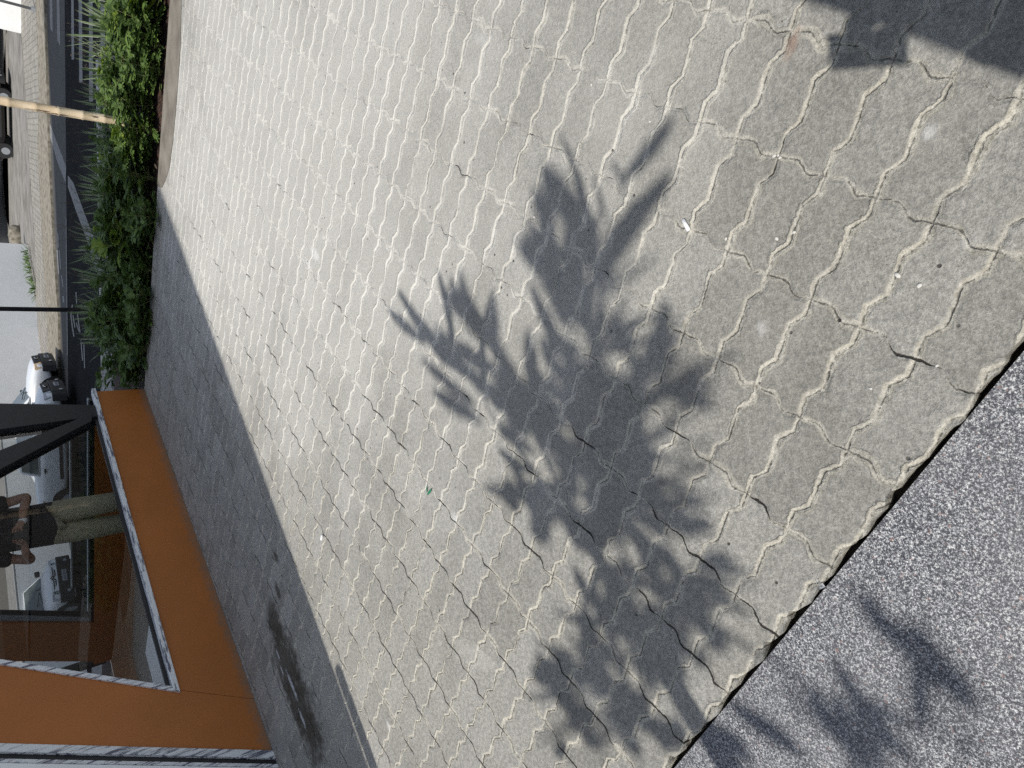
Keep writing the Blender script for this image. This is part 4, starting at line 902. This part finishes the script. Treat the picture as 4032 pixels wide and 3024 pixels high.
    for pts, w_, h in st:
        h = h*1.75+.25
        # resample into a pointed leaf blade with a midrib fold
        m = 12; L_ = []; seglen = [hypot(b[0]-a[0], b[1]-a[1]) for a, b in zip(pts, pts[1:])]; tot = sum(seglen)
        for i in range(m+1):
            d = tot*i/m; k = 0
            while k < len(seglen)-1 and d > seglen[k]: d -= seglen[k]; k += 1
            t = d/seglen[k]; L_.append((pts[k][0]+(pts[k+1][0]-pts[k][0])*t, pts[k][1]+(pts[k+1][1]-pts[k][1])*t))
        bm = bmesh.new(); rows = []
        ph = rd.uniform(0, 6)
        for i, p in enumerate(L_):
            a = L_[max(i-1, 0)]; b = L_[min(i+1, m)]; dx, dy = b[0]-a[0], b[1]-a[1]; l = hypot(dx, dy); nx, ny = -dy/l, dx/l
            t = i/m; ww = w_*.5*(sin(pi*(t*.90+.07))**.8)*(1+.12*sin(i*2.1+ph)); hh = h+.12*sin(t*2.5+ph)
            rows.append([bm.verts.new(off+lift(G(p[0]+nx*ww*s_, p[1]+ny*ww*s_), hh-abs(s_)*.02)) for s_ in (-1, 0, 1)])
        for r0, r1 in zip(rows, rows[1:]):
            bm.faces.new((r0[0], r0[1], r1[1], r1[0])); bm.faces.new((r0[1], r0[2], r1[2], r1[1]))
        if n_ < 98 and (n_ < 31 or n_ % 2):
            lf = bm_obj('leaf', bm, M['leaf'], r, True)
        else:
            me = bpy.data.meshes.new('t'); bm.to_mesh(me); bmb.from_mesh(me); bpy.data.meshes.remove(me); bm.free()
        n_ += 1
    lo = bm_obj('leaf_mass', bmb, M['leaf'], r, True); lo['kind'] = 'stuff'
    bm = bmesh.new(); tube(bm, [(0, 0, -.02), (.03, .02, .5), (.04, .03, 1.1), (.08, .06, 1.9), off+trunk_top], [.055, .048, .042, .035, .028], 12); bm_obj('trunk', bm, M['bark'], r, True)
    for tgt, hh in ((f(1250, 790), 1.8), (f(1210, 1490), 1.7), (f(830, 1530), 1.7), (f(660, 1540), 1.6), ((2370, 1990), 2.0), ((2440, 2420), 2.1), ((2290, 2820), 2.1), (fg(1300, 1500), 2.1), ((2550, 2570), 2.0)):
        e_ = lift(G(*tgt), hh*1.75+.2); a = trunk_top; b = a.lerp(e_, .45)+Vector((0, 0, .10))
        bm = bmesh.new(); tube(bm, [off+a, off+b, off+e_], [.016, .010, .005], 6); bm_obj('branch', bm, M['bark'], r, True)
shade_tree()

# added unseen awning behind the photographer: its edge is the straight shadow at the right of the view
def shadow_awning():
    z = 2.15; u = Vector((.362, .385, 0)).normalized(); n2 = Vector((u.y, -u.x, 0)); p0 = Vector((.53, .345, 0))+n2*.012
    f = lambda a, b: lift(p0+u*a+n2*b, z)
    c = [f(-1.6, 0), f(.05, 0), f(.9, -.03), f(2.6, -.02), f(2.6, 2.4), f(-1.6, 2.4)]; o0 = c[0]; base = Vector((c[4].x, c[4].y, 0))
    r = empty('shadow_awning', base.to_tuple(), 0, label='added unseen awning on slim posts just behind the photographer', cat='shadow_awning')
    bm = bmesh.new(); prism(bm, [q-base for q in c], Vector((0, 0, .03))); bm_obj('canvas', bm, M['shirt'], r)
    for q in (f(-1.4, 2.2), f(2.4, 2.2), f(-1.4, .9), f(2.4, 1.2)):
        bm = bmesh.new(); q = Vector((q.x, q.y, 0))-base; tube(bm, [q, q+Vector((0, 0, 1)), q+Vector((0, 0, z))], .025, 10); bm_obj('pole', bm, M['greyal'], r)
shadow_awning()

# ---------------------------------------------------------------- plants of the bed
class Acc:
    def __init__(s): s.v = []; s.f = []; s.m = []
    def leafblade(s, base, direc, side, length, width, droop, mi=0, n=5, fold=.25):
        "pointed blade as a strip"
        up = side.cross(direc).normalized(); rows = []
        for i in range(n+1):
            t = i/n; c = base + direc*length*t - Vector((0, 0, 1))*droop*length*t*t
            w = width*.5*max(.04, sin(pi*min(1, .12+t*.88))**.7) * (1 if t < .98 else .1)
            rows.append((c-side*w+up*w*fold, c, c+side*w+up*w*fold))
        b = len(s.v)
        for a in rows: s.v += [tuple(x) for x in a]
        for i in range(n):
            k = b+i*3
            s.f += [(k, k+1, k+4, k+3), (k+1, k+2, k+5, k+4)]; s.m += [mi, mi]
    def stalk(s, a, b, r, mi):
        d = (b-a).normalized(); u = d.orthogonal().normalized(); w = d.cross(u); k = len(s.v)
        for p, q in ((a, r), (b, r*.6)):
            for j in range(4): s.v.append(tuple(p+(u*cos(j*pi/2)+w*sin(j*pi/2))*q))
        for j in range(4): s.f.append((k+j, k+(j+1) % 4, k+4+(j+1) % 4, k+4+j)); s.m.append(mi)
    def obj(s, name, mats, parent):
        me = bpy.data.meshes.new(name); me.from_pydata(s.v, [], s.f); 
        for m in mats: me.materials.append(m)
        me.polygons.foreach_set('material_index', s.m); me.update()
        o = bpy.data.objects.new(name, me); COL.objects.link(o); o.parent = parent; return o
def rv(rd, a): return Vector((cos(a), sin(a), 0))
def lobed_leaf(A, base, direc, L_, rd, mi=0):
    "deeply divided leaf: midrib with paired narrow lobes"
    direc = direc.normalized(); side = direc.cross(Vector((0, 0, 1)));
    side = side.normalized() if side.length > .05 else Vector((1, 0, 0))
    up = side.cross(direc).normalized()
    dr = rd.uniform(.1, .45)
    A.leafblade(base+direc*L_*.45, direc, side, L_*.55, L_*.25, dr, mi, 4)
    A.stalk(base, base+direc*L_*.5, .0022, 1)
    for k in range(3):
        t = .34+k*.22; c = base+direc*L_*t - Vector((0, 0, 1))*dr*L_*t*t*.5
        for s_ in (-1, 1):
            d = (direc*.75+side*s_*(.85-k*.12)+up*rd.uniform(-.1, .2)).normalized(); sd = d.cross(up).normalized()
            l = L_*(.46-.07*k)*rd.uniform(.8, 1.15); A.leafblade(c, d, sd, l, L_*.18, dr*.6, mi, 3)
            if k < 2: 
                d2 = (d*.7+side*s_*.6-direc*.15).normalized(); A.leafblade(c+d*l*.4, d2, d2.cross(up).normalized(), l*.5, L_*.12, .1, mi, 2)
def make_leafy(seed, hgt, nst=5, yellow=False):
    rd = random.Random(seed); r = empty('leafy_plant')
    A = Acc(); B = Acc()
    for i in range(nst):
        a = rd.uniform(0, 2*pi); lean = rd.uniform(.1, .75); h = hgt*rd.uniform(.6, 1.0)
        top = Vector((cos(a)*lean*h, sin(a)*lean*h, h)); b0_ = Vector((cos(a)*.02, sin(a)*.02, 0)); mid_ = b0_.lerp(top, .5)+Vector((0, 0, h*.06))
        B.stalk(b0_, mid_, .0045, 0); B.stalk(mid_, top, .0032, 0)
        for k in range(6):
            t = .15+.85*k/5; p = b0_.lerp(mid_, t*2) if t < .5 else mid_.lerp(top, t*2-1)
            aa = a+k*2.4+rd.uniform(-.4, .4); d = Vector((cos(aa), sin(aa), rd.uniform(.0, .75)))
            lobed_leaf(A, p, d, rd.uniform(.15, .27)*(1.1-.35*t), rd)
        lobed_leaf(A, top, Vector((rd.uniform(-.3, .3), rd.uniform(-.3, .3), 1)), .10, rd)
    A.obj('foliage', [M['leafy'] if yellow else M['leaf'], M['stem']], r); B.obj('stem', [M['stem']], r)
    return r
def make_tuft(seed, hgt, n=34):
    rd = random.Random(seed); r = empty('striped_grass'); A = Acc()
    for i in range(n):
        a = rd.uniform(0, 2*pi); tl = rd.uniform(.05, .7); d = Vector((cos(a)*tl, sin(a)*tl, 1)).normalized(); sd = Vector((-sin(a), cos(a), 0))
        b = Vector((cos(a)*rd.uniform(0, .05), sin(a)*rd.uniform(0, .05), 0)); l = hgt*rd.uniform(.6, 1.15); w_ = rd.uniform(.010, .019); dr = rd.uniform(.05, .35)
        A.leafblade(b, d, sd, l, w_, dr, 0, 6)
        A.leafblade(b+sd*w_*.55+Vector((0, 0, .002)), d, sd, l*.97, w_*.28, dr, 1, 6)
    A.obj('blades', [M['blade'], M['bladew']], r); return r
def make_twig(seed, hgt):
    rd = random.Random(seed); r = empty('dry_stalk'); A = Acc()
    for i in range(3):
        p = Vector((rd.uniform(-.03, .03), rd.uniform(-.03, .03), 0)); d = Vector((rd.uniform(-.25, .25), rd.uniform(-.25, .25), 1)).normalized()
        for k in range(9):
            q = p+d*hgt/9; A.stalk(p, q, .0022*(1-.07*k), 0)
            if k > 3:
                for j in range(3):
                    sdv = (d+Vector((rd.uniform(-1, 1), rd.uniform(-1, 1), rd.uniform(-.1, .5)))).normalized(); e_ = q+sdv*rd.uniform(.03, .09); A.stalk(q, e_, .0012, 0)
                    if rd.random() < .7: A.leafblade(e_, sdv, sdv.orthogonal().normalized(), .018, .010, 0, 0, 2)
            p = q; d = (d+Vector((rd.uniform(-.2, .2), rd.uniform(-.2, .2), 0))).normalized()
    A.obj('stalks', [M['twig']], r); return r
protos = {'leafy': [make_leafy(s_, .30, 5) for s_ in (1, 2, 3)], 'low': [make_leafy(s_+10, .17, 4) for s_ in (1, 2)], 'yellow': [make_leafy(31, .26, 4, True)], 'tuft': [make_tuft(s_, .52, 38) for s_ in (1, 2, 3)], 'twig': [make_twig(s_, .75) for s_ in (1, 2)]}
usedp = set()
def place(kind, P_, rz, sc, tilt, label, cat, group, rd):
    src = rd.choice(protos[kind])
    if src.name not in usedp: r = src; usedp.add(src.name)
    else:
        r = src.copy(); COL.objects.link(r)
        for ch in list(src.children):
            c = ch.copy(); COL.objects.link(c); c.parent = r
    r.location = P_; r.rotation_euler = (tilt[0], tilt[1], rz); r.scale = (sc,)*3
    tag(r, ('small ' if sc < .88 else 'large ' if sc > 1.02 else '')+label, cat, group)
rd = random.Random(5)
KL_ = (kerb[2]-kerb[0]).length
def bedp(t, d, z=-.045): 
    p = kerb[0]+kd*t+kn*d; return Vector((p.x, p.y, z))
def shaded(t): return t > 1.75
def lab(what, t, d=.6):
    row = 'close to the kerb' if d < .5 else 'in mid bed' if d < .95 else 'on the road side'
    seg = ('at the far right end' if t < .15 else 'right of the stake' if t < .65 else 'around the bamboo stake' if t < 1.15 else 'just left of the stake' if t < 1.75 else 'left of the shadow edge' if t < 2.2 else 'right of the dark post' if t < 2.75 else 'below the dark post' if t < 3.1 else 'beside the kiosk corner')
    return what+' '+row+', '+seg
t = -.5
cnt = 0
while t < KL_+.15:
    # front row of lobed plants close to the kerb; sparse at the sunlit end
    sun = not shaded(t)
    for d in ((.10, .30, .52, .78, 1.02) if not sun else (.26, .44, .66, .86, 1.05)):
        if rd.random() < (.08 if not sun else (.55 if d < .4 else .12)): continue
        dd = d+rd.uniform(-.08, .08); tt = t+rd.uniform(-.1, .1)
        k = 'leafy' if d > .3 else 'low'
        if rd.random() < (.06 if not sun else .16): k = 'yellow'
        place(k, bedp(tt, dd), rd.uniform(0, 6.28), rd.uniform(.75, 1.15), (rd.uniform(-.15, .15), rd.uniform(-.15, .15)), lab({'yellow': 'yellow green plant', 'leafy': 'lobed green plant', 'low': 'low green plant'}[k], tt, dd), 'plant', {'yellow': 'yellow green plants in the bed', 'leafy': 'green lobed plants in the bed', 'low': 'low plants along the kerb'}[k]+(' in shade' if shaded(tt) else ' in sun'), rd)
    t += .21
for (tq, dq, sc) in [(-.25, .95, 1.1), (.05, 1.15, 1.0), (.45, 1.25, 1.1), (.75, 1.1, 1.15), (.95, 1.3, .9), (1.35, 1.15, 1.0), (1.6, 1.35, .9), (1.95, 1.2, 1.0), (2.15, 1.4, .9), (2.5, 1.3, 1.1), (2.75, 1.2, .9), (2.95, 1.3, 1.1), (3.2, 1.15, 1.0), (3.35, 1.35, 1.1), (3.6, 1.2, 1.0), (.25, 1.4, 1.0), (1.15, 1.45, 1.0), (2.3, 1.05, .8), (3.05, .95, .8), (1.5, .95, .8), (.6, 1.0, .8), (3.5, 1.0, .9), (2.0, 1.5, 1.05), (2.65, 1.5, 1.0), (-.1, 1.35, 1.1)]:
    place('tuft', bedp(tq, dq), rd.uniform(0, 6.28), sc*1.02, (rd.uniform(-.15, .15), rd.uniform(-.15, .15)), lab('tuft of pale edged blades', tq, dq), 'plant', 'striped grass tufts'+(' in shade' if shaded(tq) else ' in sun'), rd)
for (tq, dq, sc) in [(.6, 1.3, .8), (1.05, 1.3, .7), (1.4, 1.4, .9), (1.8, 1.4, .8), (2.1, 1.3, .9), (2.4, 1.45, .95), (2.65, 1.4, .9), (3.0, 1.45, .85), (3.2, 1.3, .8)]:
    place('twig', bedp(tq, dq), rd.uniform(0, 6.28), sc*.85, (rd.uniform(-.2, .2), rd.uniform(-.2, .2)), lab('dry brown stalk', tq, dq), 'plant', 'dry stalks'+(' in shade' if shaded(tq) else ' in sun'), rd)
for lst in protos.values():
    for p_ in lst:
        if p_.name not in usedp:
            for ch in list(p_.children): bpy.data.objects.remove(ch)
            bpy.data.objects.remove(p_)
# low leaf litter between the plants
A = Acc(); rd = random.Random(9)
for i in range(1500):
    tq = rd.uniform(-1, KL_+.3); dq = rd.uniform(.02, 1.6); 
    if tq < 1.6 and dq < .5 and rd.random() < .85: continue
    a = rd.uniform(0, 6.28); d = Vector((cos(a), sin(a), rd.uniform(0, .8))).normalized()
    A.leafblade(bedp(tq, dq, -.045+rd.uniform(0, .07)), d, Vector((-sin(a), cos(a), 0)), rd.uniform(.04, .09), rd.uniform(.012, .03), .3, 0 if rd.random() < .8 else 1, 3)
o = A.obj('ground_cover', [M['leaf'], M['twig']], None); o['kind'] = 'stuff'; o['label'] = 'low green ground cover and leaf litter in the planting bed'
# weeds by the far white wall
for (x, y) in ((112, 1000), (118, 1030), (125, 1075), (132, 1110), (140, 1140)):
    A = Acc(); r = empty('wall_weed', H(x, y, .08).to_tuple(), 0, label='scraggly green weed at the foot of the long white wall', cat='weed', group='weeds along the white wall')
    for i in range(26):
        a = rd.uniform(0, 6.28); d = Vector((cos(a), sin(a), rd.uniform(.3, 1.4))).normalized(); A.leafblade(Vector((rd.uniform(-.3, .3), rd.uniform(-.1, .1), 0)), d, Vector((-sin(a), cos(a), 0)), rd.uniform(.2, .6), .05, .2, 0, 3)
    A.obj('leaves', [M['leaf']], r)

# ---------------------------------------------------------------- litter and stones on the pavers
def butt(px, py, a, label, L_=.022, w_=.0085):
    q = G(px, py); bm = bmesh.new(); tube(bm, [(-L_/2, 0, 0), (L_/2, 0, 0)], w_/2, 12); o = bm_obj('paper_roll', bm, M['white'], None, True)
    o.location = (q.x, q.y, w_/2+.001); o.rotation_euler = (0, 0, a); tag(o, label, 'litter')
butt(2707, 888, 0.45, 'white rolled paper stub lying where four pavers meet', .032, .010)
butt(1272, 2115, -.5, 'small white paper stub close to the kiosk shadow', .030, .012)
def pebble(px, py, rad, label, mat, group=None, seed=0):
    q = G(px, py); bm = bmesh.new(); bmesh.ops.create_icosphere(bm, subdivisions=2, radius=rad); rq = random.Random(seed)
    for v in bm.verts: v.co = Vector((v.co.x*1.2, v.co.y*.9, v.co.z*.6))*(1+rq.uniform(-.15, .15))
    o = bm_obj('pebble', bm, mat, None, True); o.location = (q.x, q.y, rad*.45); o.rotation_euler = (0, 0, rq.uniform(0, 6)); tag(o, label, 'pebble', group)
pebble(3537, 1085, .0055, 'white pebble in the joint beside an open paver seam', M['stone'], None, 1)
pebble(3622, 1125, .0045, 'small white pebble beside the rusty joint by the granite edge', M['stone'], None, 2)
for i, (x, y) in enumerate(((3065, 612), (3072, 622), (3050, 615), (3690, 1440), (2792, 32), (1150, 1590), (2240, 255), (2330, 335), (2105, 855), (3430, 1530), (3128, 915), (3060, 940), (2560, 480), (2790, 30), (1700, 1660), (1380, 880), (2860, 940))):
    pebble(x, y, .0028+.0008*(i % 3), 'tiny pale stone chip lying in a joint between pavers', M['stone'], 'stone chips in the paver joints', i+5)
A = Acc(); q = G(1692, 1938); A.leafblade(Vector((0, 0, 0)), Vector((.5, -.8, .1)).normalized(), Vector((.8, .5, 0)).normalized(), .05, .012, .0, 0, 4); A.leafblade(Vector((.01, 0, .002)), Vector((.8, -.3, .15)).normalized(), Vector((.3, .8, 0)).normalized(), .03, .008, .0, 0, 3)
o = A.obj('plastic_scrap', [M['greenp']], None); o.location = (q.x-.01, q.y+.015, .003); tag(o, 'torn green plastic scrap in a paver joint', 'litter')
# crumpled foil at the granite edge
q = G(3215, 2290); bm = bmesh.new(); rq = random.Random(4)
bmesh.ops.create_grid(bm, x_segments=10, y_segments=6, size=1)
for v in bm.verts: v.co = Vector((v.co.x*.017, v.co.y*.009, abs(rq.gauss(0, .0035))))
o = bm_obj('foil_wrapper', bm, M['foil']); o.location = (q.x, q.y, -.004); o.rotation_euler = (0, 0, .6); tag(o, 'crumpled grey wrapper caught in the gap at the granite edge', 'litter')

for i, (x, y, rad_) in enumerate(((468, 190, .05), (478, 225, .06), (462, 262, .045), (470, 300, .05), (500, 175, .05), (515, 360, .05), (485, 245, .04), (505, 800, .06), (490, 850, .05), (500, 905, .055), (480, 940, .06), (495, 965, .05), (500, 1010, .05))):
    q = G(x, y); bm = bmesh.new(); bmesh.ops.create_icosphere(bm, subdivisions=2, radius=rad_); rq = random.Random(i)
    for v in bm.verts: v.co = Vector((v.co.x*1.3, v.co.y, v.co.z*.7))*(1+rq.uniform(-.12, .12))
    o = bm_obj('rock', bm, M['stone'], None, True); o.location = (q.x, q.y, -.04+rad_*.4); tag(o, 'pale rock lying among the plants right of the bamboo stake' if y < 500 else 'pale rock lying among the shaded plants', 'rock', 'pale rocks in the sunlit planting' if y < 500 else 'pale rocks in the shaded planting')
